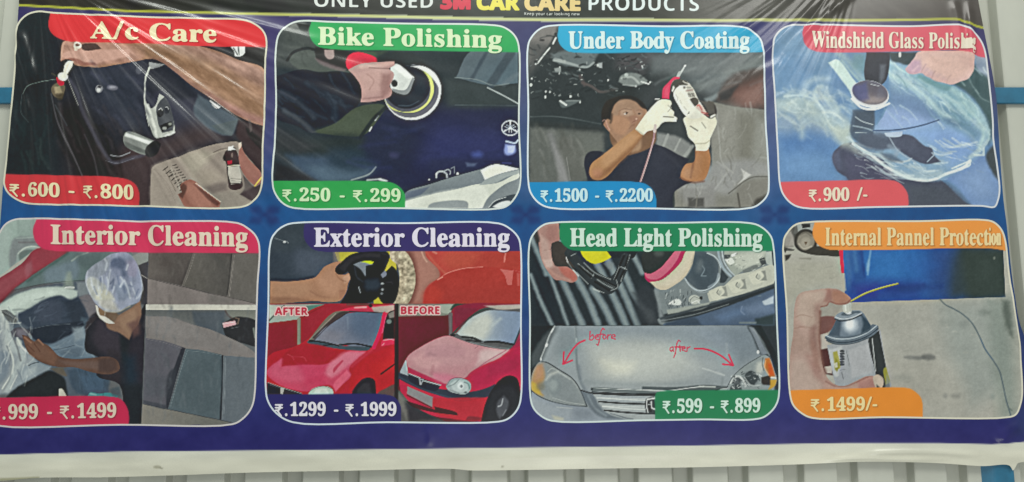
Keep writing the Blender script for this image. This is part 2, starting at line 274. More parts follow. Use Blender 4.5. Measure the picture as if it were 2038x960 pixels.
SANS = {
'3': '384|164,-7 90,0 26,19 26,105 90,82 153,74 211,82 241,107 249,125 251,152 244,175 233,188 187,204 99,208 99,285 186,289 211,297 232,312 242,332 243,358 228,390 198,403 153,403 116,393 73,369 26,439 68,463 105,477 149,485 206,485 268,473 300,456 324,434 338,406 342,356 330,315 292,275 240,251 304,232 327,216 344,195 354,169 357,140 348,88 321,44 287,19 225,-2',
'A': '463|0,0 169,482 211,482 293,482 463,0 354,0 319,114 261,114 144,114 109,0|170,199 295,199 236,392 232,407',
'B': '451|60,0 60,480 268,477 337,461 370,443 382,430 398,399 401,332 390,299 378,280 361,266 330,253 385,225 411,183 416,139 410,99 383,50 333,16 291,4|162,289 235,290 276,299 288,309 298,328 294,368 279,384 253,393 162,396|162,84 243,84 285,96 298,108 308,131 306,173 292,192 266,205 162,209',
'C': '428|255,-7 187,1 149,15 117,35 80,76 62,110 45,170 39,239 42,286 57,348 85,402 125,443 177,472 240,485 288,485 347,474 404,453 371,370 317,392 282,401 245,400 198,382 165,343 147,285 144,238 151,171 172,120 195,97 226,83 274,78 323,85 386,103 386,18 324,-1',
'D': '497|60,0 60,480 235,479 302,468 342,453 376,432 404,406 427,374 444,336 455,293 456,206 450,170 427,109 389,61 337,27 273,7 196,0|162,84 250,88 287,101 316,123 336,154 349,194 352,267 337,329 318,359 291,380 257,392 162,396',
'E': '376|60,0 60,480 336,480 336,396 162,396 162,291 324,291 324,208 162,208 162,84 336,84 336,0',
'F': '369|60,0 60,480 335,480 335,396 161,396 161,273 323,273 323,189 161,189 161,0',
'K': '446|60,0 60,480 162,480 162,260 332,480 445,480 277,267 446,0 330,0 205,202 162,171 162,0',
'L': '379|60,0 60,480 162,480 162,84 357,84 357,0',
'M': '633|60,0 60,480 199,480 312,113 435,480 573,480 573,0 478,0 481,335 480,375 357,0 263,0 145,376 151,249 151,0',
'N': '546|60,0 60,480 189,480 397,120 394,480 486,480 486,0 357,0 147,363 151,0',
'O': '535|267,-7 218,-3 176,7 139,24 95,61 72,93 56,130 45,171 39,241 42,289 56,352 72,388 95,420 139,456 176,473 219,484 268,487 317,484 360,473 396,456 440,420 462,388 479,351 493,288 496,240 490,171 479,129 462,93 440,61 396,24 360,7 317,-3|267,79 323,89 361,122 382,173 389,240 382,308 361,359 323,392 268,402 212,392 175,359 153,308 146,240 153,173 175,122 212,89',
'P': '422|60,0 60,480 243,478 294,470 333,452 362,425 387,373 391,316 374,252 340,209 302,186 249,173 162,171 162,0|162,254 222,256 255,266 271,277 282,293 289,326 280,365 253,388 233,394 162,396',
'R': '443|60,0 60,480 260,476 308,464 359,431 386,380 390,315 370,263 325,221 302,209 443,0 330,0 216,184 198,184 162,184 162,0|162,267 225,268 267,283 286,313 288,344 283,362 273,376 247,390 162,396',
'S': '370|167,-7 95,1 31,22 31,117 126,83 197,79 222,87 237,102 243,121 241,145 217,172 114,225 71,259 41,310 37,371 56,423 80,450 131,477 199,486 270,478 341,453 308,373 240,396 186,401 151,388 140,373 136,353 141,330 152,318 271,253 312,220 337,178 342,112 323,59 281,20 219,-2',
'T': '389|144,0 144,395 13,395 13,480 375,480 375,395 245,395 245,0',
'U': '508|252,-7 193,-1 145,15 107,42 70,98 57,171 57,480 158,480 159,167 165,136 175,112 191,95 225,81 270,79 297,85 327,105 339,126 347,153 349,480 451,480 451,169 445,122 421,67 377,25 313,-1',
'Y': '419|159,0 159,183 0,480 110,480 210,282 260,381 310,480 419,480 260,187 260,0',
'a': '406|142,-7 84,6 60,22 43,44 32,73 28,109 38,160 57,186 101,212 166,225 256,228 254,262 241,287 207,300 155,295 95,273 79,307 62,341 72,346 152,370 226,373 286,360 316,342 338,317 351,285 355,244 355,0 285,0 263,50 214,7 183,-3|179,66 209,71 226,80 250,109 256,170 217,169 166,160 150,151 136,132 131,109 137,84 154,71',
'c': '345|201,-7 151,-2 109,13 61,55 35,122 30,181 36,242 53,291 80,328 117,353 160,368 245,372 324,349 295,271 251,287 217,293 186,290 167,281 152,265 134,216 137,134 160,93 198,75 258,80 313,106 313,21 265,0',
'e': '397|218,-7 151,2 107,21 73,50 47,90 33,141 33,221 45,273 69,314 100,344 155,368 203,373 271,363 324,330 348,297 363,256 368,183 368,158 132,158 139,121 149,101 175,79 197,71 235,68 278,73 347,97 347,19 290,0|134,225 274,225 262,273 235,297 195,302 163,289 141,259',
'g': '425|189,-161 117,-156 52,-140 52,-60 98,-75 171,-87 219,-86 253,-67 271,-30 275,48 228,6 169,-7 128,-1 94,16 67,43 46,81 34,127 31,212 40,263 56,305 96,351 150,372 193,372 232,360 277,320 288,367 373,367 373,-1 361,-70 326,-120 291,-143 245,-157|204,72 246,82 261,94 271,112 279,153 275,233 255,274 238,286 216,291 181,289 164,280 140,243 132,181 140,121 164,84',
'i': '205|103,412 75,417 59,427 48,461 59,496 75,506 103,510 130,506 146,496 157,461 146,427 130,417|52,0 52,367 152,367 152,0',
'k': '416|52,0 52,510 152,510 152,275 147,199 243,311 295,367 408,367 262,208 416,0 301,0 195,148 152,114 152,0',
'l': '205|52,0 52,510 152,510 152,0',
'n': '441|52,0 52,367 129,367 142,320 186,356 238,372 297,370 343,351 375,316 387,282 391,120 391,0 291,0 291,214 285,258 272,280 258,289 232,293 204,290 176,272 157,224 152,0',
'o': '416|207,-7 174,-4 129,9 80,43 53,80 40,111 30,184 42,265 78,324 134,361 209,373 272,364 313,343 336,324 363,287 375,257 385,184 373,103 337,43 281,6|208,74 242,81 266,102 279,136 283,184 279,232 266,266 242,286 208,293 173,286 150,266 137,232 132,184 137,136 150,102 174,81',
'p': '425|52,-161 52,367 134,367 148,319 192,357 221,369 276,372 312,361 357,325 378,288 391,241 395,184 390,127 377,79 355,42 310,5 274,-5 218,-3 191,8 147,40 152,-5 152,-161|226,75 247,78 263,87 286,125 293,185 285,245 262,281 245,290 201,291 183,283 170,269 153,211 153,168 159,125 182,87 201,78',
'r': '305|52,0 52,367 128,367 143,305 148,305 175,339 212,364 245,373 291,371 283,277 245,280 205,271 178,254 159,227 152,187 152,0',
'u': '441|181,-7 144,-3 98,15 75,37 59,67 50,128 50,367 150,367 151,140 157,109 170,87 200,74 248,81 272,104 285,142 289,367 389,367 389,0 312,0 299,47 293,47 273,23 245,6',
'w': '575|111,0 7,367 106,367 151,192 169,84 187,187 233,367 343,367 389,178 402,84 407,98 423,192 470,367 568,367 463,0 354,0 287,290 218,0',
'y': '382|74,-161 23,-156 23,-77 73,-80 99,-72 129,-40 146,3 0,367 109,367 144,264 182,151 193,97 205,156 275,367 382,367 211,-82 191,-110 153,-141 107,-158',
}# ---------------------------------------------------------------- outlines of the eight panels (measured on the banner)
OUTLINES = [
 "35.8,53.6 44.8,39 58,29 78,24 107.5,26.7 280,33.9 372,36.8 484,40.6 506,48 522,60.3 529.5,76 527.7,132 525.4,235 523,277 521,366.8 513,389 497.4,405 477,412.7 260,410 157,408 56,405 33.6,397 15.7,382.5 9,367 10,349 15,310 21,250 25,205 30,150 34,90",
 "551,81.5 559,63.6 575,49 595,42 664,44 810,47.5 985,51 1005,56 1023,70 1032,90.5 1032.5,245 1035,367 1027.6,389 1012,408 994,415 770,414 586,414.3 563.6,405 550,389 543.4,371 547,277 549,210",
 "1051,91.5 1058,74.7 1073.6,59 1094,52.3 1320,53.4 1471.6,54 1496,63.5 1512,78 1517.5,96 1521,152 1524,255 1526.5,288.4 1530,367 1527.6,387 1514,404 1494,414 1270,415 1096,414 1073.6,405 1058,387 1052.3,369 1051.6,210",
 "1538.5,85 1545.7,69 1559,57 1577,51.6 1810,53.4 1907,50.7 1927,57 1947,76 1958,98 1966,152 1975,241.6 1976,277 1984,333 1988.6,378 1985,400 1978.5,412 1951.6,410 1750,412.3 1597,413.8 1574.8,405 1559,387 1552.4,367 1548,299.6 1543.4,210",
 "-12,490 0,463.6 11,448 29,438 56,435.6 280,441 470.7,444 493,454.6 509,470 516,490.5 512,564 509.5,645 505.5,792 497.6,816 482,834 462,844.5 240,845.6 0,848 -22,838 -36,815 -38,790 -24,600",
 "539,480 549,462 565,449.6 583,444.4 800,444.4 992,445 1014,455 1030,471 1035.4,486.5 1036.6,650 1036,796 1027.6,818 1012,833 992,839.4 770,840.6 583,840.7 549,822 532.5,797 528.6,769 529,734 533.4,622",
 "1054,485 1063,464.6 1078.6,450 1094,444.5 1325,444 1493,444.5 1515,452 1533,469 1538.7,487 1546.5,645 1550.4,787 1544,807.5 1531,823 1513,833 1392,835 1280,836.6 1098.8,837.7 1076.4,827.6 1061.8,812 1056,791.8 1055,635",
 "1560,479 1568,462.5 1581,449 1599,443.4 1830,440.8 1959.6,438.5 1977.5,443 1992,457 2000,479 2006.6,537.5 2015.6,609 2022,650 2028,690 2034,782 2030,806 2022,824 2009,830 1758,830.6 1617,832 1595,822 1579,806 1572.4,782 1566.8,625"]
OUTLINES = [spline(pl(o)) for o in OUTLINES]

def canvas(i, base):
    o = OUTLINES[i]
    return Pic(o[:, 0].min() - 3, o[:, 1].min() - 3, o[:, 0].max() + 3, o[:, 1].max() + 3, base)

def air_vent_picture():
    P = canvas(0, '23242a'); F = lambda: P.v(0, 0, 2.232)
    F(); P.f('60,40 260,50 230,200 250,500 240,800 20,800 40,600', '1a2326', 30)
    P.f('250,480 330,470 480,660 560,720 640,800 620,920 420,900 330,780', '211d1e', 25)
    P.f('420,260 680,280 900,420 1000,600 880,640 700,690 640,560 500,520 420,420', '343541', 40)
    P.f('330,330 460,300 620,330 640,560 540,540 420,450', '2b2f3a', 30)
    P.f('640,640 900,560 1010,620 860,670 690,740 650,720', '3e3436', 25)
    P.f('560,640 700,640 690,760 680,930 600,930 520,760', '3a2f31', 20)
    P.f('880,420 1060,530 1030,600 960,590 860,500', '4a535c', 5)
    P.f('940,560 1060,530 1030,605 985,595', '4d5558', 3, .8)
    P.f('1060,530 1180,560 1180,830 1130,820 1070,640 1050,600', '352a2c', 6)
    P.f('1090,560 1180,640 1180,690 1100,600', '241c20', 4)
    P.f('1000,200 1180,205 1180,310 1090,270', '2c2b2b', 3)
    P.f('1025,208 1090,208 1088,238 1065,252 1045,250 1040,228', 'c5c8c4', 1.2); P.s_('1060,208 1062,246', 4, '333638'); P.s_('1038,215 1056,245', 5, '3b3d3f')
    # arm rest curves and stitching
    P.s_('105,420 130,385 190,365 255,355', 3, '66736f', 1, .8); P.s_('100,420 95,500 130,545', 3, '475052', 1.5, .6)
    P.s_('300,340 340,400 365,480 420,600 470,690 500,722 560,712 640,690', 16, '4c4b58', 5, .6); P.s_('490,690 530,695 580,680', 4, '8f9096', 1.2, .8); P.s_('470,715 520,725 600,705', 3, '70707a', 1.4, .6)
    P.s_('232,420 260,540 330,700 370,790', 7, '5a575c', 2, .55); P.s_('305,350 352,470', 3, '8b8a88', 1, .8); P.s_('250,470 300,560', 5, '3c4146', 2, .7)
    P.s_('380,600 420,700 440,790', 5, '4a474d', 3, .5)
    P.e(442, 397, 17, 17, '77787e', 2); P.e(440, 402, 9, 9, 'b9bab8', 2); P.e(445, 388, 8, 6, '35353a', 2); P.e(500, 390, 24, 12, '6d6c77', 4, .8, 5); P.e(500, 388, 14, 5, '9796a0', 3, .6)
    P.e(620, 315, 14, 18, '5b5d66', 4, .6); P.f('560,600 640,560 640,640', '23242c', 8, .6)
    # gear trim of the door, switches
    P.f('660,275 735,290 680,305 664,305', '87888a', 1.5); P.s_('663,300 651,345 645,430 650,490 664,560', 8, 'a5a7a2', 1.2, 1, 5)
    P.f('700,300 800,340 880,430 760,440 720,400 670,440 655,400 665,330', '24262e', 8, .8)
    P.f('646,440 668,482 686,480 712,420 740,440 762,500 777,560 776,595 735,608 690,613 668,565 652,500', '9fa19c', 1.3, part='gear_trim')
    P.f('700,470 735,432 758,470 774,545 772,582 722,592 707,560 700,520', '45474c', 2); P.e(716, 504, 14, 20, '26272c', 2, 1, 10); P.e(744, 490, 13, 18, '303238', 2, 1, 10)
    P.s_('708,490 716,482 724,492', 3, 'b9bab8', .8); P.s_('738,480 746,478 752,488', 3, '9d9ea0', .8); P.f('712,560 762,540 770,562 720,588', '1d1e22', 1.5); P.e(733, 572, 10, 7, '80827f', 2); P.e(758, 553, 7, 6, '71746f', 2)
    P.s_('660,470 690,575 696,608', 12, 'c6c7c0', 3, .8); P.s_('735,605 778,590', 8, 'c9cac4', 2, .7)
    P.f('556,595 572,585 690,628 672,668 652,690 560,650 550,620', '757875', 1.6, part='chrome_cylinder'); P.f('562,592 682,632 678,648 556,606', 'c3c6c0', 4); P.f('556,630 655,672 652,688 560,652', '565957', 4)
    P.f('650,655 690,625 715,640 700,680 668,700 650,690', '1f1e23', 3)
    P.v(260, 20); P.f('700,800 740,825 800,865 770,880 730,850', 'dcd6d4', 2); P.s_('705,815 740,850 780,882', 5, '2d2d33', 1)
    # forearm and hand from above
    F(); P.f('288,185 480,192 850,200 960,226 1060,268 1176,312 1172,560 1120,545 1050,512 940,440 850,380 780,322 722,280 668,262 560,283 450,300 380,298 335,290 318,270 300,265 276,275 275,225', '8d6c58', 1.5, part='pictured_arm')
    P.f('288,185 480,192 650,210 640,255 480,290 380,292 330,285 300,265 276,275 275,225', '9c776a', 6, .9); P.f('740,200 860,200 1176,330 1176,390 960,290 800,240', '8d6f66', 10, .7)
    P.f('600,210 800,225 1000,310 1100,420 1176,470 1172,520 1000,420 850,330 740,270 640,250', '80614a', 16, .7); P.f('900,400 1100,500 1172,530 1172,560 1040,510', '8b6560', 8, .8)
    P.f('660,258 740,272 830,345 950,430 1060,510 1050,520 930,440 840,375 770,320 720,282', '6e5049', 7, .7); P.f('880,215 1176,318 1176,350 1000,280', 'a58478', 8, .7)
    P.n(.16, 26, 11, 1, 3, 35, part='pictured_arm')
    P.v(0, 20); P.f('560,420 570,390 640,362 900,360 1150,350 1150,420 900,470 780,490 690,470 640,440 600,440', 'b08a7d', 8); P.f('720,312 770,300 860,305 910,352 740,358', '4b3a36', 3)
    P.f('550,460 600,470 660,455 690,480 760,500 860,490 840,470 760,470 700,440 640,430 600,440', '7b5046', 6, .8); P.s_('570,300 560,360 552,450', 14, 'ab8b7c', 4, .7); P.s_('590,300 620,360', 8, '7a5d50', 5, .6)
    P.e(692, 320, 36, 34, 'd0c1b1', 1.4, part='ring'); P.e(694, 316, 20, 13, '6b4d43', 2); P.f('660,340 700,345 690,365 665,362', 'c8b6a7', 2)
    # the little brush
    P.f('470,690 520,650 585,680 580,740 560,790 500,780 465,730', '5c5243', 4, part='brush'); P.f('490,690 540,680 560,740 500,750', '8e8168', 6); P.s_('470,570 520,600', 10, '4f4a38', 4, .6); P.f('500,760 580,750 560,800 520,800', '3a3327', 6, .7)
    P.f('505,600 520,605 575,640 578,668 550,682 520,660', 'a52a3c', 1.5, part='brush'); P.f('590,480 620,455 655,462 645,510 600,590 565,580', 'c9c2b4', 1.5, part='brush'); P.e(568, 598, 47, 37, 'cfcabe', 1.5, rot=12, part='brush'); P.s_('630,480 600,560', 10, 'e0dbcf', 3)
    F(); P.clutter(400, 310, 650, 560, 26, ('3d3f4c', '1a1c23', '45475a'), 70, (30, 110), (5, 18), (35, 65), .4, 7); P.clutter(60, 380, 240, 760, 22, ('2b3335', '12181a', '39403f'), 71, (40, 160), (4, 12), (70, 100), .45, 6); P.clutter(250, 480, 620, 780, 22, ('3a3234', '15120f', '4b4346'), 72, (50, 180), (5, 16), (55, 75), .4, 7)
    # console, grille, bottle and lower hands
    P.v(260, 210); P.f('180,900 185,620 205,545 320,490 430,455 620,385 800,340 960,330 1010,420 1180,650 1160,800 1090,860 960,915', '857a72', 2)
    P.f('205,545 330,490 420,560 500,700 440,900 180,900 190,640', '8c8279', 14, .9); P.f('430,470 620,400 740,430 640,560 560,640 500,560', '989083', 22, .9); P.f('640,720 860,680 860,750 720,780', '5c5350', 14, .7); P.f('700,800 960,760 1080,850 960,915 720,915', '7f776f', 12)
    P.f('560,640 700,560 830,640 640,720', '90867a', 20, .7); P.s_('740,420 800,395 890,378', 7, '5d544d', 1.5, .9); P.s_('620,490 720,440 880,385', 4, 'a79d8e', 3, .6)
    for k in range(7):
        P.s_([(290 + k * 25, 575 + k * 30), (330 + k * 25, 545 + k * 30)], 9, '3a342f', 1.4); P.s_([(375 + k * 16, 535 + k * 22), (405 + k * 16, 528 + k * 22)], 8, '3d3833', 1.4); P.s_([(345 + k * 17, 600 + k * 24), (385 + k * 17, 585 + k * 24)], 8, '4a443e', 1.4)
    P.s_('360,560 440,740', 14, 'a39a90', 2, .7); P.s_('300,560 400,760', 6, '51483f', 2, .6); P.s_('215,570 330,700 400,860', 5, '776d66', 3, .6)
    P.f('440,720 470,680 530,660 580,680 640,740 800,860 775,915 500,915 440,830 420,790 455,770', '80564b', 2, part='pictured_hand'); P.f('500,680 560,690 700,820 720,900 560,890 500,800', '95695c', 12, .8); P.f('430,740 470,690 500,720 460,830 430,800', '4d352f', 6, .8); P.s_('580,690 680,770 800,858', 6, 'c9b8a8', 1); P.f('560,700 640,750 790,868 770,895 690,840', '4a302b', 6, .7)
    P.f('980,340 1010,420 1060,490 1160,600 1165,680 1110,720 1040,660 980,560 960,430', '8a5f56', 2.5, part='pictured_wrist'); P.f('960,345 985,325 985,370 965,400', 'c0aca0', 3); P.s_('1098,722 1165,640', 14, 'c8a85a', 2); P.f('1000,620 1100,720 1160,690 1150,800 1090,850 970,790 1010,740', '42383a', 5); P.f('1010,640 1090,720 1040,750 985,780', '6a635e', 8, .6)
    P.f('830,460 860,400 930,395 955,440 970,540 985,640 990,730 940,750 880,740 860,620 850,520', '3a2c2d', 1.8, part='pictured_bottle'); P.f('868,545 970,540 985,640 975,695 890,700 870,620', 'a9a39a', 2); P.f('870,370 915,360 930,392 870,405', 'd0cbc2', 1.6); P.s_('890,650 980,655', 5, '6b6761', 1); P.s_('892,672 980,676', 5, '7a7670', 1); P.s_('895,692 980,692', 6, '5b5652', 1)
    P.f('860,495 905,490 905,520 865,525', '9a2c3a', 3); P.s_('865,540 970,533', 8, 'c6b79f', 1); P.e(835, 470, 14, 24, '2d2324', 3); P.e(905, 445, 8, 22, '7b6a64', 3, .7); P.s_('915,375 935,385', 10, '3a2f2d', 2)
    P.n(.07, 60, 3); P.n(.025, 5, 4, octaves=1)
    F(); P.v(260, 210).f('1040,120 1062,130 1075,230 1060,240', '5c5352', 5, .6)
    P.v(0, 0, 1)
    return P

def polisher_picture():
    P = canvas(1, '232b32'); V = P.v
    V(520, 0, 2.232)
    P.f('60,90 240,110 300,230 400,330 250,330 60,300', '353a3b', 10); P.f('130,100 190,105 215,140 160,150 120,130', '7d7f7c', 8, .8); P.f('155,102 215,110 205,140 175,135', '1f2424', 3)
    P.f('90,120 210,140 240,210 150,230 90,230', '3f4443', 14)
    P.f('240,210 330,215 420,240 400,330 360,330 300,290 240,260', '201c1e', 4)
    P.f('120,240 230,225 250,270 330,305 400,320 380,330 250,320 190,320 130,280', '444a47', 4); P.s_('115,270 140,235 200,215 240,222', 12, '1e2326', 3)
    P.f('240,260 320,290 380,310 372,318 330,312 260,285', '685c5e', 5, .8); P.f('280,222 322,222 322,258 300,264 284,250', '8c7b79', 3); P.f('420,225 560,230 540,262 470,245', '3b4638', 6)
    # bodywork
    P.f('520,240 930,230 870,345 1140,360 1140,480 900,470 700,560 560,500 520,420', '232b2f', 12); P.f('540,500 820,470 1140,470 1140,740 900,760 640,850 480,800 430,640', '20233c', 22)
    P.f('780,560 1140,600 1140,720 900,740 700,720', '282c52', 30); P.f('430,620 560,520 700,560 640,760 480,780', '1f2438', 25); P.f('820,350 1140,380 1140,470 960,480 830,470', '2f3739', 12)
    P.f('930,230 1140,233 1140,370 1010,378 865,345', '4b565d', 3, g=(930, 230, 1060, 380, '4a5a63')); P.s_('1000,235 935,350', 16, '36414a', 5, .9); P.s_('1110,235 1020,375', 38, '37424a', 5, .9); P.s_('1140,330 1080,372', 20, '5a666d', 6, .6); P.s_('860,345 960,355 1030,380 1100,372', 4, '707b7c', 1.5, .7); P.s_('1005,390 1075,425 1142,462', 5, '8d9596', 1.2); P.s_('860,468 1140,470', 2.5, '59666a', 1.5, .6)
    # sleeve
    P.f('62,340 180,310 260,322 345,318 400,330 440,360 450,420 420,480 330,550 225,590 160,560 62,520', '191f29', 3, part='pictured_sleeve')
    P.f('225,585 330,545 420,480 510,462 560,470 520,530 455,600 330,600', '3d4538', 3, .95); P.f('240,575 330,550 430,490 500,480 440,580 340,592', '434c40', 10, .7)
    P.s_('90,410 160,450 230,520', 22, '363c46', 8, .7); P.s_('200,370 260,410 330,450', 14, '2d3440', 8, .7); P.s_('290,420 320,460 330,520', 18, '2b3441', 9, .7); P.s_('100,490 180,540 250,610', 20, '43474d', 6, .7); P.s_('70,400 150,440', 8, '3f424e', 4, .5)
    P.f('62,590 220,610 380,600 460,610 430,700 300,720 120,700 62,660', '232b2d', 14); P.f('62,560 150,600 250,650 180,680 62,660', '35363a', 14, .7)
    P.f('110,690 250,690 400,690 505,740 495,765 400,800 250,800 160,750', '39485a', 12); P.f('200,740 360,740 470,770 380,802 270,802', '4a5c6c', 12, .8); P.f('300,660 430,660 500,730 420,760 300,720', '22303c', 16, .9); P.s_('508,742 480,772 400,800', 7, '7d878a', 2, .8); P.f('62,720 160,760 240,804 62,804', '212226', 8)
    P.s_('470,800 530,795', 8, '8c9295', 3); P.e(540, 800, 22, 5, 'c3c7c6', 3, .8, 12); P.s_('520,515 505,535', 7, 'b3b9b8', 1.2); P.s_('490,565 480,582', 6, 'a3aaaa', 1.2)
    P.s_('555,475 490,540 440,610', 16, '1c2327', 4, .8)
    P.clutter(70, 340, 420, 570, 34, ('303846', '10151c', '3c4450'), 66, (30, 110), (4, 14), (20, 60), .45, 5)
    P.clutter(460, 500, 1130, 740, 18, ('2f3566', '1b1f38', '343b60'), 67, (60, 200), (6, 22), (-8, 10), .35, 9)
    P.clutter(75, 130, 240, 280, 14, ('565b57', '2c302f'), 68, (20, 60), (4, 10), (0, 90), .4, 5)
    # polisher: red grip, head, backing plate, pad
    P.f('378,262 400,238 440,232 515,262 515,282 460,300 400,318 380,300', 'c0283f', 1.5, part='pictured_polisher'); P.f('392,300 440,262 512,270 500,290 420,318', 'a02136', 8, .7)
    P.f('515,255 600,230 720,260 730,300 600,300 560,280 515,275', '20282a', 6)
    P.e(672, 412, 128, 122, 'cfccd4', 1.6, rot=-25, part='pictured_polisher'); P.e(668, 410, 122, 113, '5a5a62', 2, rot=-25, part='pictured_polisher'); P.e(664, 402, 116, 103, '4a4c54', 3, rot=-25)
    P.f('545,440 570,470 620,496 680,492 735,455 752,400 740,345 710,312 740,318 764,370 764,420 735,470 690,498 630,500 575,482', 'b6bf72', 2); P.e(648, 388, 102, 96, '1c242d', 2.5, rot=-20, part='pictured_polisher'); P.f('560,300 700,292 790,340 780,350 700,305 600,320', '232b30', 5); P.f('664,296 720,296 770,325 798,380 800,420 780,375 740,328 700,306', 'd6d6d8', 1.6)
    P.s_('610,470 660,470 700,450', 4, '4b5560', 3, .6); P.f('545,435 580,300 700,300 660,330 560,420', '1c242b', 6, .6)
    P.f('575,290 605,285 680,345 640,418 580,400 570,350', 'b9bcb9', 1.8, part='pictured_polisher'); P.f('580,395 640,400 672,345 682,352 648,420 590,408', '75797c', 2); P.e(592, 372, 14, 16, '22282b', 2); P.f('586,300 610,292 668,342 655,352', 'd5d7d3', 4, .7)
    P.f('385,312 440,285 545,275 590,274 594,290 565,305 590,330 582,360 570,385 580,400 575,428 510,450 440,456 446,420 440,380 410,335', '9c7c79', 1.6, part='pictured_hand')
    P.f('420,330 520,300 560,330 550,390 470,420 446,400', 'b08f89', 14, .8); P.s_('440,300 520,292 590,280', 16, 'b3938c', 5, .8); P.s_('480,302 570,306', 5, '71544f', 3, .8); P.f('535,330 575,330 572,400 540,440 530,400', '7d5c59', 8, .7); P.s_('450,440 540,432', 8, '7b5e5c', 4, .6); P.s_('470,330 500,360 480,400', 5, '8c6c67', 4, .5)
    # emblem, lamp, fairing
    V(770, 210)
    P.s_([(1096 + 75 * math.cos(t * .2618), 202 + 65 * math.sin(t * .2618)) for t in range(24)], 11, 'a9b4c2', 1, closed=True, part='emblem')
    for k in range(3):
        t = -math.pi / 2 + k * 2 * math.pi / 3; c, s = math.cos(t), math.sin(t); R = lambda r, q: (1096 + r * c - q * s, 202 + .88 * (r * s + q * c))
        P.s_([R(0, 0), R(66, 0)], 9, 'b4bfca', .8, part='emblem'); P.s_([R(40, 0), R(58, 0)], 15, 'b4bfca', .8, part='emblem')
        for q in (-1, 1): P.s_([R(6, 9 * q), R(-46, 11 * q)], 7, 'aab5c2', .8, part='emblem')
    P.f('1050,345 1140,355 1145,410 1110,440 1060,440 1040,400', '7e8bbb', 8); P.f('1070,360 1140,360 1120,420 1075,420', 'a7b0d0', 6); P.s_('1060,320 1140,335 1165,310', 16, '98a4c6', 4); P.e(800, 440, 50, 30, '47579a', 14, .6); P.f('380,470 1170,480 1170,520 700,560 500,640 380,600', '22263f', 18, .7); P.s_('860,500 1165,495', 5, '1c2038', 3, .7); P.f('700,510 800,515 780,540 710,545', '5c6a85', 8, .6); P.s_('1030,512 1100,516', 14, '4c4f83', 6, .6)
    P.f('160,780 380,700 640,620 840,565 960,525 1175,560 1175,915 160,915', '6d757a', 2, part='pictured_fairing')
    P.f('160,850 400,790 640,740 800,700 980,690 1175,590 1175,640 1050,700 940,790 870,905 160,908', 'b6b9b0', 3); P.f('160,860 420,780 700,730 860,720 900,800 860,905 720,905 700,860 500,850 160,905', 'c9cbc2', 10, .7)
    P.f('380,880 500,850 700,850 722,870 720,912 360,912', '82888a', 5); P.f('832,578 955,525 1175,565 1000,610 870,662', 'ccccc2', 1.6); P.f('880,660 1000,612 1175,575 1175,600 1060,640 960,690 820,710', '8d9494', 4)
    P.f('850,912 900,820 1010,730 1175,650 1175,780 1080,800 960,850 920,912', '6f767a', 5); P.f('900,912 930,870 1020,820 1140,790 1175,800 1120,912', '3a4148', 4); P.f('940,900 1010,860 1090,850 1110,890 1000,915', 'b8bdbd', 5); P.s_('905,905 960,850 1060,815', 6, 'aab0b0', 1.5)
    P.f('160,770 300,740 380,720 300,790 160,830', '50596a', 6, .8)
    P.s_('440,640 445,600 490,585 530,610 535,640', 15, '8e939a', 2); P.f('460,640 480,605 515,610 525,640', '20242f', 4); P.s_('515,580 545,570 565,590 560,610', 10, '80868f', 2); P.s_('570,560 600,545 600,600', 9, '646b78', 3); P.e(628, 606, 12, 10, 'd4d7d7', 1.5); P.e(375, 660, 10, 7, 'b0b3b8', 1.5); P.e(440, 610, 10, 12, 'a9adb2', 3)
    P.e(60, 440, 40, 26, '3f3f63', 14, .5)
    P.n(.08, 50, 21, 1, 1.6, 20); P.n(.025, 5, 22, octaves=1)
    P.v(0, 0, 1); return P

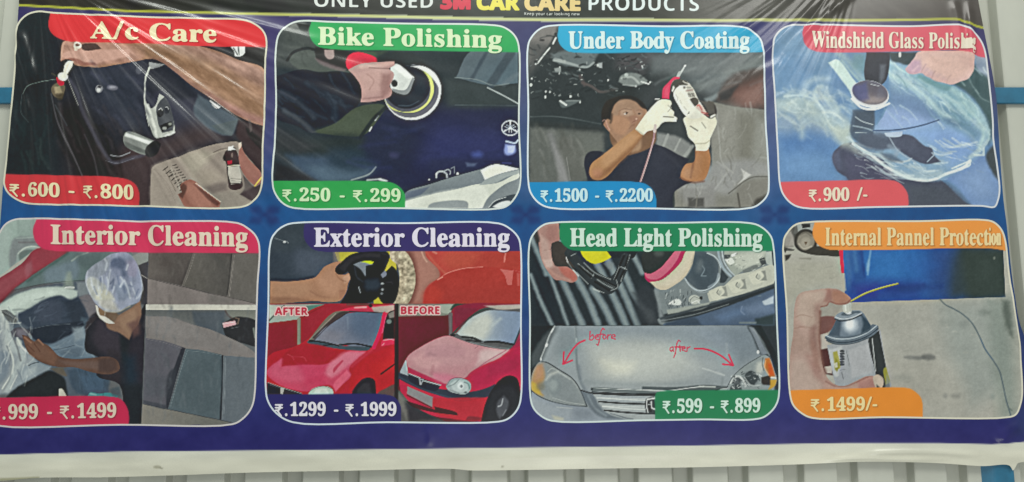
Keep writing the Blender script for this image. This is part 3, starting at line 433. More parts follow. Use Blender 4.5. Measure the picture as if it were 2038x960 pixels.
def under_body_picture():
    P = canvas(2, '33383a'); V = P.v
    V(1020, 0, 2.232)
    P.f('70,110 620,120 700,300 560,420 420,450 400,560 70,560', '2a3032', 20); P.f('70,110 200,115 190,180 140,220 70,290', '6d6a68', 8); P.f('75,190 150,200 130,260 75,330', '4b4c4c', 14)
    P.f('190,150 235,190 250,230 170,260 130,260', '35393a', 5); P.f('170,240 250,225 380,240 350,290 290,300 200,280', '5a6264', 6); P.s_('112,282 140,245 165,215', 7, 'a3a6a4', 1.2); P.s_('180,195 192,170', 8, 'b6b8b4', 2); P.e(131, 180, 12, 5, '3c3b3b', 2)
    P.f('600,240 1110,240 1120,300 900,440 760,330 620,330', '565c5e', 14); P.f('480,240 620,240 580,330 460,300', '4c494c', 16, .8)
    P.s_('720,330 900,290 1110,240', 40, '6b7172', 16, .5); P.s_('780,400 950,330 1115,270', 36, '7b817f', 14, .6); P.s_('760,360 920,340', 24, '50585b', 12, .7); P.f('850,440 960,400 950,420 860,465', '7c8486', 6, .8); P.f('960,345 1120,300 1120,490 980,480 900,450', '4c4441', 8); P.f('960,410 1060,360 1120,340 1120,470 1000,475', '6c514b', 14, .9); P.f('1000,420 1100,380 1100,440 1040,470', '7e5f57', 12, .7); P.f('920,420 1000,380 960,440 920,450', '38393a', 6, .8)
    # chassis clutter
    P.s_('185,268 240,280 330,300 360,280', 14, '868d8d', 3, .9, 8); P.s_('190,266 230,275', 14, '8d9392', 3); P.s_('210,300 208,330', 6, 'b7bbba', 1.5); P.f('185,305 215,300 215,320 190,320', '757b7b', 3); P.f('380,280 398,280 398,305 382,300', '8a9091', 2)
    P.f('480,340 510,325 560,330 600,360 590,372 540,385 500,380 470,365', '6f7574', 4); P.s_('486,350 530,345 560,370', 10, '9ea3a0', 3, .8); P.s_('572,365 605,375', 7, 'aaaeac', 1.5); P.e(505, 335, 9, 8, '9aa09e', 2); P.s_('490,378 545,384', 6, '8b9190', 2); P.s_('575,295 578,305', 6, 'a5aaaa', 2)
    for x, y, r in ((148, 408, 4), (146, 432, 5), (166, 410, 4), (258, 430, 5), (298, 312, 4), (308, 335, 3), (424, 358, 4), (82, 378, 6), (86, 350, 4), (548, 385, 4), (610, 368, 4), (300, 455, 4), (104, 285, 4), (378, 292, 5)): P.e(x, y, r, r * 1.3, 'a9aeac', 1.3, .9)
    P.f('205,455 250,445 300,450 250,475 220,480', '4f5758', 4); P.s_('212,450 238,468', 9, 'a9aeac', 1.5); P.s_('240,450 300,448', 6, '6d7474', 2, .8); P.s_('310,370 350,385 390,410 460,398', 12, '544d4c', 4, .8); P.s_('300,340 320,380', 14, '4b4444', 5, .7); P.s_('180,320 260,330 290,340', 6, '606869', 3, .6)
    P.s_('80,520 200,520 390,552', 6, '646d6f', 2, .8); P.f('78,500 400,535 400,560 80,560', '2a3133', 10, .7); P.s_('80,556 240,570 400,585', 30, '2c3030', 8, .7)
    P.e(480, 460, 90, 70, '272b2b', 14, .8)
    # polythene sheets behind
    P.f('76,566 160,572 400,590 400,720 330,800 76,815', '555855', 8); P.s_('170,600 200,690 240,810', 30, '79797a', 10, .7); P.f('180,640 235,720 245,808 205,808', '838283', 8, .7); P.f('220,600 320,640 320,800 260,808 235,740 200,640', '565753', 10, .8); P.f('260,600 400,600 380,680 320,700', '60635f', 14, .7); P.s_('240,700 255,800', 4, '8a8988', 2, .5)
    P.f('640,590 740,610 800,650 770,700 700,690 640,650', '767877', 6); P.s_('690,600 670,650', 12, '8f918f', 3, .7); P.s_('745,620 720,670', 8, '959794', 3, .7); P.s_('800,650 760,700', 14, '8f928f', 4, .7); P.f('620,590 640,620 610,650 560,640', '4a443f', 6)
    P.f('870,450 960,470 1130,490 1140,700 1140,920 720,920 730,820 870,780 880,600', '76756f', 4); P.f('890,470 1000,480 990,700 900,720', '7f7e78', 16); P.f('1000,500 1120,520 1110,700 1010,720', '6c6b63', 18, .9); P.f('1080,520 1140,560 1140,720 1060,740', '858681', 12, .7); P.f('880,730 1060,710 1140,730 1140,780 1020,800 960,860 860,850 720,830', '868685', 12); P.f('1015,750 1060,778 1000,820 1025,790', 'b3b2af', 4)
    P.s_('905,480 920,640 930,720 980,770', 6, '969692', 3, .6); P.s_('1100,700 1140,705', 8, '92938f', 4, .6); P.f('740,800 900,820 900,920 800,920 740,860', '807f7e', 10, .8); P.s_('760,830 860,835', 10, '8f8f8d', 5, .6); P.f('1010,830 1140,790 1140,920 990,920', '72706a', 8); P.s_('960,860 1060,790 1140,785', 5, '55544f', 2, .8); P.s_('1000,860 1010,920', 8, '46443f', 3, .8); P.f('1080,890 1140,860 1120,925 1060,925', '3d3b37', 6); P.f('780,880 850,880 850,920 780,920', '3f3e3c', 5, .8); P.s_('820,870 815,920', 6, '66645f', 2)
    P.s_('890,600 940,560 960,500', 10, '8d8c86', 8, .4); P.s_('910,720 960,760 900,840', 8, '9b9b99', 4, .5)
    P.clutter(80, 150, 600, 440, 120, ('1c2123', '4a5254', '22282a', '5d6567', '171b1d', '3d4446'), 61, (8, 40), (3, 12), (-30, 60), .6, 3)
    P.clutter(80, 260, 620, 430, 46, ('8b9290', 'a9aeac', '6f7675'), 62, (3, 14), (2, 5), (-40, 90), .75)
    P.clutter(620, 250, 1110, 420, 26, ('6d7375', '454b4d', '7d8384'), 63, (40, 150), (5, 16), (150, 165), .35, 6)
    P.clutter(740, 480, 1130, 900, 60, ('94948f', '5c5b55', 'a5a5a1', '66655f'), 64, (20, 90), (3, 10), (50, 140), .4, 4)
    P.clutter(85, 590, 320, 800, 24, ('6f716d', '474944', '7d7d7a'), 65, (30, 120), (6, 16), (55, 85), .4, 6)
    # man: shirt, neck, head, arms, gloves
    P.f('318,720 335,680 380,672 450,690 530,675 590,640 660,650 740,690 785,710 745,770 800,810 760,825 715,860 712,925 330,925 335,820', '282a33', 3, part='person')
    P.f('560,660 700,680 740,780 700,900 560,900 480,780', '2d303c', 24, .8); P.s_('655,660 740,740', 12, '363843', 8, .5)
    P.f('430,560 500,640 580,600 590,560 640,580 630,640 560,680 500,690 440,640', '6b513f', 4, part='person'); P.f('500,650 570,610 570,660 530,678', '94775f', 6)
    P.f('400,545 420,480 450,450 490,440 540,445 580,470 600,510 560,560 520,600 470,640 440,600', '8f6f5a', 2, part='person'); P.f('400,560 395,500 420,450 480,428 540,432 580,460 600,490 575,480 545,455 500,445 460,460 440,500 436,535 420,530', '282522', 4, part='person')
    V(1180, 170, 6.907)
    P.f('270,380 300,290 360,215 470,195 580,230 640,310 620,340 480,320 370,340 330,420 290,420', '8d725f', 10, .9); P.f('290,430 420,440 520,500 480,620 380,690 290,640 250,540', 'a07a61', 14, .9); P.f('480,430 600,420 640,470 590,520 560,560 500,500', '8d6a58', 10, .8); P.f('560,330 680,350 690,400 640,430 590,400', '957765', 8, .8); P.f('380,330 520,320 560,400 480,430 380,410', 'a08471', 10, .8)
    P.s_('370,350 430,328 530,340', 9, '6b5344', 7, .75); P.s_('600,350 650,342 685,362', 8, '6f5747', 6, .7); P.e(448, 390, 32, 15, 'ab9481', 5); P.e(462, 386, 16, 15, '4d3a2c', 4, .95); P.s_('415,385 450,368 485,380', 6, '5b4535', 4, .8); P.e(640, 395, 28, 13, '8f7868', 5); P.e(636, 394, 18, 14, '4d392c', 4, .9); P.e(440, 400, 9, 5, 'd8c8b4', 3, .9)
    P.f('560,430 610,440 620,480 590,500 555,480', '8a6858', 6, .8); P.e(597, 466, 13, 10, 'c4a592', 5, .8); P.s_('545,510 560,500 580,495', 8, '6d4b3e', 5, .8); P.s_('500,600 530,560 570,545', 12, '7b5a49', 8, .7); P.s_('130,500 150,480 175,490 200,560 230,620', 12, 'b8918a', 6, .7); P.s_('150,520 180,560 190,600', 9, '805850', 5, .7); P.s_('260,400 255,480 240,520', 20, '3a302a', 10, .7)
    V(1020, 0, 2.232)
    P.f('340,770 350,730 400,690 450,650 545,572 580,600 560,630 520,680 470,730 420,785 390,800 355,795', '9a7351', 2.2, part='person'); P.f('400,700 540,590 560,605 500,670 430,740 400,740', 'a98362', 10, .8); P.f('350,790 380,800 440,760 560,640 575,606 540,640 440,730 390,770', '714f38', 7, .7); P.e(375, 770, 24, 20, 'a3725c', 9, .6)
    P.f('812,660 870,660 880,710 870,760 850,800 800,808 750,795 748,770 770,730 805,720', '9b7050', 2.2, part='person'); P.s_('812,680 800,740 790,790', 7, '6f4c3a', 5, .7); P.f('840,680 875,690 865,770 830,790', '91643f', 10, .6); P.e(775, 770, 20, 24, 'b08a70', 10, .5); P.s_('745,790 800,812 850,806', 8, '6a4535', 4, .6)
    P.f('545,575 575,530 615,480 655,445 700,448 706,462 700,480 718,500 716,515 730,525 728,542 670,545 640,575 600,585 580,600', 'c9c5b2', 1.8, part='person'); P.f('600,500 660,455 695,470 690,520 640,550 590,560', 'd8d5c4', 10, .8); P.s_('670,520 715,522', 4, '6d6a60', 1.5); P.s_('690,470 705,480 690,498', 4, '98958a', 2, .8); P.s_('548,576 582,600', 5, 'a29d8b', 2, .7)
    P.f('758,530 775,515 830,500 880,530 900,520 908,545 890,590 878,620 875,650 862,670 815,670 808,640 780,610 770,570', 'c8c4b2', 1.8, part='person'); P.f('790,540 860,540 870,600 830,640 800,610', 'd5d2c2', 10, .8); P.s_('790,562 822,582', 5, '6f6b60', 1.8); P.s_('840,545 858,570', 4, '8d897c', 2); P.s_('810,640 860,636 875,625', 4, '98937f', 2, .7); P.f('870,450 900,470 905,510 880,520 855,490', '3a3735', 4); P.s_('882,520 898,512', 8, 'd0cdbd', 2)
    # gun and can
    P.s_('738,338 755,312 766,293', 9, 'a8acab', 1.5, 1, 6); P.e(766, 294, 5, 5, 'ccd0cf', 1); P.s_('733,345 742,325', 14, '9a9e9d', 2)
    P.f('664,440 668,395 690,370 715,345 745,345 735,358 705,375 700,400 695,442', 'b53a55', 1.6, part='pictured_spray_gun'); P.f('672,436 680,395 695,380 692,438', 'c65069', 4, .8); P.s_('634,442 650,442', 5, 'c5c5bb', 1.2)
    V(1310, 120, 6.907)
    P.f('180,330 215,280 280,268 350,280 410,310 440,345 470,380 500,430 530,500 560,560 600,620 660,720 560,800 420,800 330,720 270,620 215,520 205,450', 'c9c7bb', 2, part='pictured_can')
    P.f('178,340 215,280 290,266 370,285 420,320 400,345 300,352 235,400 208,450 185,420', '46443f', 4); P.f('205,350 225,380 200,440 180,430', 'bdbab0', 4); P.s_('340,290 360,310 410,325', 14, 'b9b6ac', 5, .9); P.s_('280,350 400,352 440,350', 6, 'a8a69e', 3, .8)
    P.f('380,350 450,355 490,430 530,500 520,520 440,530 410,470', 'a5a299', 8, .9); P.f('335,368 370,360 372,400 340,402', '55514c', 3); P.s_('375,385 450,378', 9, '7d7a74', 4, .8); P.s_('385,425 470,412', 24, '8d7a74', 5, .8); P.f('430,540 500,515 545,540 550,600 500,640 470,600', '4b4741', 5)
    for x in (408, 432, 458, 480): P.s_([(x, 462), (x + 16, 500)], 13, '4a4742', 3, .95)
    P.f('215,470 300,380 350,380 420,560 500,700 430,780 330,700', 'd6d4c8', 14, .8); P.s_('240,480 270,530 255,560', 8, 'a3a198', 4, .7); P.s_('300,560 320,600', 8, '9a978e', 4, .7); P.s_('350,640 390,690', 10, 'a09d94', 5, .7); P.f('395,745 425,708 425,739', '6a665e', 3)
    P.f('560,600 620,640 670,739 590,720 510,650', 'b9a39a', 6, .9); P.s_('535,630 560,620 600,690', 18, 'a85a55', 5, .8); P.s_('600,720 680,735', 14, 'a3554f', 5, .8); P.f('560,560 760,580 780,739 700,739 640,640', '55524d', 8, .9)
    V(1020, 0, 2.232)
    P.s_('840,500 868,516', 8, 'a3605a', 3, .7)
    P.s_('632,575 626,620 600,710 568,808', 8, '8f7276', 1.2, part='pictured_hose'); P.s_('634,560 631,585', 13, 'b3a7a2', 1.5); P.s_('629,615 603,708 571,806', 3, 'b9a0a0', 1, .8)
    P.n(.08, 40, 31); P.n(.025, 5, 32, octaves=1); V(0, 0, 1); return P

def windshield_picture():
    P = canvas(3, '5f7d9f'); V = P.v
    V(1500, 0, 2.232)
    P.f('90,120 260,120 380,250 340,330 250,420 90,440', '6f8ba6', 25); P.f('90,240 230,250 300,310 240,380 90,410', '5f80a3', 25, .8); P.f('90,480 250,430 420,560 360,680 100,600', '7f93a9', 25); P.f('100,600 250,590 360,650 360,800 120,805', '4f72a0', 22); P.f('120,690 330,680 400,805 120,805', '6a8bb0', 25, .7); P.f('230,600 360,610 420,660 360,690', '5678a3', 18, .7)
    # dark reflected car
    P.f('350,690 400,640 520,640 700,720 830,800 940,900 980,915 400,915 420,800 370,760', '45495a', 4); P.f('400,690 560,700 700,790 620,805 420,800', '494a5e', 16); P.f('680,820 860,830 960,915 690,915', '474c57', 16); P.f('350,690 380,665 390,760 362,750', '565b72', 8, .6)
    P.f('840,790 960,690 1060,700 1085,800 1085,915 980,915 900,830', '6a84ad', 6); P.f('900,780 1040,720 1080,880 980,890', '7b92b4', 24, .7)
    P.f('1030,690 1070,640 1085,800 1060,770', '41494f', 6); P.f('975,290 1040,330 1060,600 1040,640 1010,500 950,420 870,370', '42565a', 8); P.f('970,240 1030,260 1050,350 985,310', '8b97a8', 8); P.e(1010, 290, 22, 16, '6c7a90', 10, .6)
    # foam arcs at the left
    P.f('95,440 160,425 250,440 330,500 420,560 440,640 380,620 300,560 220,520 95,480', '98a9ab', 14, .8); P.s_('95,470 180,490 210,540 215,610', 34, 'a7b7ba', 12, .7, 14); P.s_('135,430 210,425 270,445 330,520', 10, 'b4c4c8', 4, .7); P.s_('225,410 235,375 270,355 330,350', 24, '9db0bd', 9, .7); P.s_('270,430 280,395 300,385', 20, 'a9b9bd', 6, .7); P.e(298, 425, 9, 36, '6d7f95', 6, .8, -22); P.s_('310,400 340,470 400,540', 44, '9fb0b8', 14, .7); P.s_('360,400 420,420 440,440', 10, '6f8bab', 6, .6); P.s_('95,425 130,410', 12, 'a3b8cd', 5, .6)
    P.f('330,560 440,560 430,640 480,690 420,660 380,640', 'b5beb4', 12, .7)
    # light streak
    P.f('330,280 370,265 440,350 480,400 440,430 400,370', 'b7c9c6', 4); P.s_('390,270 440,330 480,370', 10, '98afae', 5, .7); P.s_('380,240 420,275 480,350', 28, '93a9ab', 10, .7)
    # reflected sky, foam cloud
    P.f('440,240 500,240 500,330 440,300', '64838b', 10, .8); P.f('590,260 680,270 780,340 900,390 1000,480 1050,600 1000,690 940,740 830,800 740,800 640,770 560,700 480,660 440,600 540,560 600,440', '7d98b0', 8, part='foam_smear')
    P.f('540,470 680,470 800,520 820,545 700,580 600,590 545,580', '8a9fc4', 16); P.f('640,600 800,560 960,600 980,680 880,740 800,660 700,610', '7c98c2', 22); P.f('720,320 840,370 930,400 1000,500 960,540 840,440 740,380', '7597a5', 14, .8)
    P.f('600,400 720,430 840,500 800,540 720,510 640,480 590,470', '5f7698', 16, .8); P.f('760,420 900,500 1000,600 980,620 880,560 800,500', '5f7f93', 12, .7)
    P.s_('590,330 680,370 750,420 830,500 900,545', 30, 'b0c5c6', 9, .8, 16); P.s_('610,300 700,330 800,400 880,450 960,520', 24, '8fb0b6', 10, .6); P.s_('880,400 980,480 1030,560 1050,610', 26, 'a7c0bf', 9, .6); P.s_('930,460 1000,540 1020,600 1000,660', 18, 'b3cac6', 7, .7); P.s_('960,700 1010,660 1055,610', 18, 'b5c6c6', 5, .6); P.s_('900,560 960,600 990,640', 10, '8aa2b3', 6, .6); P.e(880, 545, 40, 14, '58728d', 8, .8, 20)
    P.s_('440,640 520,690 600,750 700,795 790,800 850,775 930,745 960,715', 13, 'c9d3d4', 3, .95); P.s_('420,610 480,670 560,690 640,720 690,715', 9, 'aab8bd', 3, .8); P.s_('560,690 640,770 760,785 830,770', 26, '9fb0b8', 9, .8); P.s_('880,750 960,715 958,735 900,755', 8, 'c6d0d0', 2, .8); P.s_('980,690 1020,690 1020,660', 10, 'b6c4c6', 3, .8)
    rs = np.random.RandomState(9)
    for k in range(26):
        t = k / 25; x = 470 + 470 * t; y = 660 + 130 * math.sin(math.pi * min(1, t * 1.15)) - 20 * t; d = rs.uniform(-16, 22)
        P.s_([(x - 60, y - 34 + d), (x - 10, y - 4 + d), (x + 50, y + 14 + d - 30 * t)], rs.uniform(4, 11), ('b9c6c9', 'c8d2d3', '9fb0b9')[k % 3], 4, .5)
    for k in range(24):
        t = k / 23; x = 600 + 430 * t; y = 330 + 250 * t ** 1.25 + rs.uniform(-45, 45)
        P.s_([(x - 50, y - 40), (x, y - 6), (x + 44, y + 40)], rs.uniform(5, 14), ('a9c0c4', 'bccdcc', '86a5b0')[k % 3], 6, .45)
    for k in range(22):
        x, y = rs.uniform(100, 420), rs.uniform(400, 560); P.s_([(x - 50, y + 20), (x, y - 14), (x + 50, y + 12), (x + 70, y + 50)], rs.uniform(5, 14), ('aebdc0', 'b9c4bd', '8ea3b0')[k % 3], 7, .4)
    P.clutter(450, 640, 1010, 800, 60, ('d6dedd', 'b4c2c6', 'e2e8e6', '8799a6'), 73, (20, 90), (2, 7), (10, 35), .45, 2.5)
    P.clutter(600, 290, 1030, 560, 50, ('c3d5d6', '9fbcc2', 'd5e2df', '5f7f8c'), 74, (30, 110), (3, 10), (30, 60), .4, 4)
    P.clutter(100, 380, 440, 600, 44, ('c3cfd0', '9db0b8', 'd3dad3', '6d88a0'), 75, (30, 120), (3, 12), (10, 70), .4, 5)
    # polisher and its reflection
    P.f('500,235 605,235 600,300 585,360 550,385 505,375 490,330', '35373f', 3, part='pictured_polisher'); P.f('560,290 585,290 575,360 555,378', '5b606a', 6, .8); P.f('600,235 730,235 690,290 640,280 610,270', '3c474c', 5); P.e(648, 245, 6, 12, 'c2cbc8', 2)
    P.f('440,490 535,480 536,540 530,600 600,620 640,600 650,660 560,660 480,640 430,600', '4b5868', 5, .9); P.f('455,500 530,495 530,560 440,585', '475260', 5); P.f('590,610 690,600 760,650 790,660 800,690 830,720 760,730 690,700 620,650', '4b5061', 4); P.f('470,590 620,600 640,650 540,670 470,640', '4f5666', 8, .8)
    P.s_('450,520 480,540 528,555', 4, 'aeb9c0', 1.4, .8); P.s_('440,560 500,572 536,585', 6, '8d9ca8', 2, .8); P.s_('450,590 500,592', 3, 'a9b5bb', 1.4, .8); P.f('578,592 660,585 655,605 590,608', 'a3b0c4', 2.5)
    P.s_('530,582 640,578 740,560 820,535', 7, '495a77', 1.8, .9); P.s_('600,610 640,670 720,725', 5, '97a4b2', 2, .8); P.s_('560,690 650,725 700,705', 5, 'a8b4bd', 2, .8); P.s_('600,650 640,670 630,690', 18, '8a98a8', 6, .6); P.f('560,680 620,690 660,720 600,715', '4d5868', 6, .7); P.s_('770,720 800,690 790,680', 5, '9dacba', 1.8, .8); P.s_('690,740 760,750', 12, 'b3c0c4', 5, .5)
    P.e(515, 420, 86, 60, 'd3d6dc', 1.6, rot=12, part='pictured_pad'); P.e(516, 413, 80, 52, '5c5b68', 2, rot=12, part='pictured_pad'); P.e(530, 440, 56, 26, '8b8182', 8, .9); P.f('440,380 500,370 510,440 470,450 440,410', '4f527a', 8, .8); P.e(565, 410, 30, 30, '5d5c6a', 8, .7); P.f('505,370 555,385 545,430 515,430', '57525c', 6, .7); P.s_('435,440 480,480 540,486 600,462', 10, 'dfe2e6', 2); P.s_('520,376 555,384', 3, 'a4a7ae', 1.2)
    # hand
    V(1640, 90, 2.843)
    P.f('530,40 700,34 848,34 845,90 838,150 815,190 770,208 720,226 690,220 660,212 625,206 600,188 575,178 548,160 505,168 470,158 458,138 480,110 510,70', 'bea2a0', 3, part='pictured_hand')
    P.f('540,50 840,45 830,150 760,200 680,200 600,170 560,110', 'c8a79d', 18, .9); P.f('460,138 500,90 540,90 545,150 500,168 470,160', 'b093a4', 8, .9); P.f('545,155 580,130 620,160 610,190 575,178', 'b89ba0', 8, .8); P.f('610,180 650,160 690,190 690,220 640,210', 'bd9e9c', 8, .8); P.s_('548,158 560,130 575,110', 5, '9d7f88', 5, .6); P.s_('606,190 616,165 628,150', 5, '9f8180', 5, .6); P.s_('690,218 700,190 716,170', 5, 'a58682', 5, .5); P.s_('500,150 530,120', 9, 'cdb0b4', 6, .6); P.s_('575,165 600,140', 8, 'd3b4ac', 6, .5); P.s_('640,195 670,170', 9, 'd3b4a8', 6, .5); P.f('760,60 845,50 838,130 800,120', 'b3938c', 14, .7); P.s_('600,60 640,100 700,110', 8, 'b08f86', 9, .4)
    P.f('540,170 600,195 660,216 720,232 700,260 600,225 520,185', '64878c', 6, .7)
    V(1500, 0, 2.232)
    P.n(.10, 40, 41, 1, 1.5, 25); P.n(.05, 14, 43); P.n(.025, 5, 42, octaves=1); V(0, 0, 1); return P
def interior_picture():
    P = canvas(4, '5a5c5f'); V = P.v
    V(0, 430)
    # windscreen side: sky, red pillar, side glass
    P.f('-160,60 60,0 330,30 320,300 100,500 -160,620', '8d9c96', 8); P.f('-160,100 40,60 100,200 60,480 -160,600', '98a5a0', 24, .8); P.f('150,30 330,30 320,200 160,200', '84928d', 6, .8); P.f('130,200 330,190 340,290 220,300 150,400 100,480 80,400', '767b7d', 10, .9); P.s_('150,200 300,190', 10, '93a09b', 4, .7); P.s_('170,235 310,235', 18, '6a6a6c', 5, .8)
    P.f('150,340 210,280 300,262 360,285 300,330 200,400 150,440', '8b9693', 6, .9); P.s_('165,335 210,290 290,272 350,282', 14, 'aab1ab', 4); P.f('170,330 240,300 310,300 240,350 170,400', '66706e', 6); P.f('-160,600 0,530 120,440 320,290 340,310 180,430 0,555 -160,680', 'a09a93', 5)
    P.f('330,290 620,320 560,370 300,520 130,640 -20,800 -160,900 -160,640 0,550 180,430', '7f3942', 4); P.f('330,290 620,320 480,400 300,480 240,420', '8a3a45', 14, .8); P.f('-160,700 60,540 240,440 300,480 100,640 -160,860', '8d4a52', 14, .6); P.s_('0,770 130,650 320,510 560,370', 20, '5b2a30', 8, .6); P.f('220,440 280,400 280,500 230,560', '96606a', 10, .5)
    P.f('620,320 780,322 1260,325 1260,420 900,470 760,570 400,600 130,650 300,520 500,390', '5b6a6b', 6); P.s_('600,330 480,420 240,580', 20, '42504d', 10, .8); P.f('390,500 560,420 720,380 680,560 400,590', '6b7984', 16, .8); P.s_('640,400 700,360 780,328', 14, '8a9691', 5, .8); P.f('700,340 900,330 880,420 780,480 700,420', '4f5c5e', 14, .8)
    P.s_('130,660 300,620 500,590 760,572', 6, '3f4648', 2, .8)
    # dashboard with glossy top
    P.f('-160,830 20,790 130,700 300,640 560,600 760,585 860,640 860,960 1000,1400 760,1580 -160,1580', '4d5661', 8)
    P.f('-20,820 100,720 280,650 560,630 690,670 680,730 620,750 540,710 400,750 250,830 150,880 0,900', 'a9b3ad', 8); P.f('40,800 200,700 420,660 560,660 420,720 200,790 100,860', 'bcc6bf', 14, .9); P.f('680,590 780,585 800,700 700,720', '83898b', 8, .7); P.f('560,630 600,500 630,500 660,640', '96a090', 12, .6); P.e(617, 638, 46, 12, 'c3cac1', 3); P.e(617, 646, 40, 10, '8d9490', 3, .6)
    P.f('150,870 280,810 420,730 540,710 620,750 700,720 760,800 800,960 780,1000 300,1000 200,960', '343d4a', 9); P.f('300,800 440,740 560,800 540,940 340,940', '3d4452', 20, .9); P.f('560,760 720,730 780,960 640,980', '2c333e', 14, .9); P.s_('330,830 350,790 420,760', 6, '58606b', 5, .5); P.s_('260,900 270,970', 8, '5c6570', 5, .7)
    P.f('700,720 800,700 860,760 850,900 800,920 760,820', '6d686c', 8, .9); P.f('720,900 800,920 780,1000 720,980', '4d5c68', 10, .7)
    P.v(0, 635)
    P.f('240,90 400,60 640,30 740,20 760,120 740,170 420,220 300,180', '262c36', 6); P.s_('250,95 420,60 620,45', 5, '565f68', 2, .7); P.f('420,240 640,130 740,70 780,110 840,340 700,350 520,340 440,290', '62707d', 8); P.f('640,80 740,70 760,170 660,200', '7f8a92', 12, .9); P.s_('460,280 560,260 660,235', 6, '39434e', 3, .7); P.f('520,300 640,260 720,260 700,340 560,345', '515e6b', 10, .8); P.s_('720,340 760,260 840,340', 8, '7a868e', 4, .6)
    P.f('760,60 860,-60 1000,-40 1030,300 900,340 840,320 790,220', '332f33', 8)
    # white foam around the wheel
    P.f('-160,-160 20,-60 80,60 100,150 200,250 260,310 330,390 300,540 160,600 60,660 -160,680', '8b9297', 10); P.s_('0,-90 50,20 70,160 80,260', 60, 'b7bcb8', 20, .9); P.s_('60,120 130,260 200,330 130,470 60,640', 50, 'a6aeae', 14, .9); P.s_('70,260 110,340 110,460 20,620', 14, 'c2c6c1', 5, .9); P.s_('60,240 90,330 80,420', 12, '6a7178', 5, .8); P.f('0,290 60,300 80,400 60,500 0,560', '6d7884', 14, .9); P.f('-160,300 0,300 40,520 -160,640', '77828c', 14, .9); P.s_('90,420 90,520 20,650', 14, '878d90', 5, .8); P.s_('150,500 90,620', 10, 'c9ccc7', 4, .7); P.s_('150,170 200,260 280,320', 16, 'c9cbc4', 6, .9)
    P.f('200,430 300,380 450,420 440,450 330,500 200,590 100,650 130,560', '858f96', 8, .9); P.f('220,460 320,420 300,480 200,540', 'a3abae', 10, .8); P.s_('250,415 290,395 340,385', 8, '3a3f45', 3, .8)
    P.f('10,-75 60,-80 160,0 140,40 70,20', '5c5f60', 4); P.s_('20,-55 140,10', 7, '3a3c3e', 2, .9); P.s_('30,-68 150,0', 5, '85898a', 2, .7); P.s_('60,40 180,35', 8, 'b5b9b6', 3, .7)
    P.f('90,110 150,75 220,85 270,130 250,170 200,190 150,160 110,170', '4b4a52', 4); P.f('150,90 210,95 240,140 190,170 150,140', '6b6770', 8, .9); P.s_('110,150 150,250 180,370', 14, '5a5d62', 6, .7); P.f('140,170 190,200 180,250 150,230', 'b7bbb5', 6, .7)
    P.f('60,690 160,600 330,510 440,460 560,520 600,700 60,700', '23272a', 8); P.f('440,440 560,430 640,470 580,510 520,490', '5b5145', 6, .8); P.f('560,440 640,430 660,500 600,510', '4b5563', 5, .8)
    P.f('600,460 700,440 900,500 980,520 960,700 800,700 640,620', '3a4857', 10, .9); P.f('700,500 900,520 940,640 760,640', '43566a', 16, .8); P.f('520,620 545,620 590,690 520,695', 'aaa89e', 2.5); P.f('770,690 800,655 880,665 960,655 1050,680 1040,695', '3d7d80', 3); P.s_('800,665 850,675', 12, '7fa09e', 5, .8); P.f('980,620 1060,600 1080,690 1000,680', '3c4850', 8, .7)
    P.v(0, 635); P.clutter(-20, -40, 300, 560, 40, ('c9cec9', '68717b', 'd6d9d4', '8b949a'), 82, (40, 160), (4, 16), (50, 125), .5, 5); P.clutter(430, 60, 840, 350, 26, ('7f8b94', '4a5662', '8d979d'), 83, (30, 130), (4, 14), (-50, 20), .45, 5); P.clutter(600, 440, 1000, 680, 18, ('4d6074', '2b3642'), 84, (40, 140), (5, 16), (60, 100), .4, 6)
    P.v(0, 430); P.clutter(160, 730, 800, 980, 24, ('3f4956', '262d37', '566070'), 85, (40, 160), (5, 18), (-25, 20), .45, 6)
    # man
    P.v(0, 430)
    P.f('820,960 880,900 1020,930 1180,900 1290,780 1300,420 1320,440 1296,1880 1100,1880 1060,1500 860,1420 880,1260 760,1200 780,1000', '26262c', 4, part='person')
    P.f('880,900 1060,960 1080,1240 960,1260 830,1100', '37323a', 20, .9); P.f('1060,1000 1160,1040 1140,1300 1080,1300', '22262a', 14, .9); P.f('1180,960 1280,1000 1280,1500 1180,1500 1140,1200', '2b2830', 20, .8); P.f('1100,1240 1200,1250 1210,1500 1120,1560', '1e2d3a', 24, .7); P.f('1140,400 1320,400 1320,460 1290,800 1240,760', '3b3838', 10, .8)
    P.f('1080,1500 1296,1500 1280,1880 1140,1880 1000,1600', '1f2328', 20, .9); P.f('960,1180 1060,1220 1060,1500 900,1440', '302c31', 12, .9)
    P.f('930,930 1060,880 1190,800 1245,740 1260,860 1230,960 1190,1010 1150,1100 1060,1040 960,1000', '7b6050', 6, part='person'); P.f('1060,900 1200,820 1220,940 1150,1060 1080,980', '8c705d', 14, .9); P.f('1140,960 1240,900 1240,1040 1190,1080', '5c4340', 14, .8)
    P.f('855,790 940,840 1030,860 1060,880 1000,950 930,930 890,900', '6a584a', 5); P.f('870,795 935,835 930,880 890,890', '7a6450', 4); P.f('850,790 870,800 890,880 935,895 1020,955 960,955 915,930 870,880', 'bdb8b0', 3, part='person'); P.s_('935,845 932,885', 7, 'a39e96', 2, .7)
    # mesh cap
    P.f('900,400 1000,340 1120,325 1190,370 1240,440 1260,540 1265,660 1240,760 1150,800 1060,850 1000,855 930,845 860,790 800,690 762,580 775,500 830,440', '8a8fa0', 5, part='pictured_cap')
    P.f('1000,380 1120,340 1220,430 1250,560 1180,600 1040,560 980,470', '757b90', 24, .9); P.f('780,520 860,500 900,700 920,800 830,740 780,640', '9fa3aa', 14, .8); P.f('860,680 980,720 1060,840 960,845 880,790', 'b3b0a8', 14, .9)
    V(160, 490, 6.907)
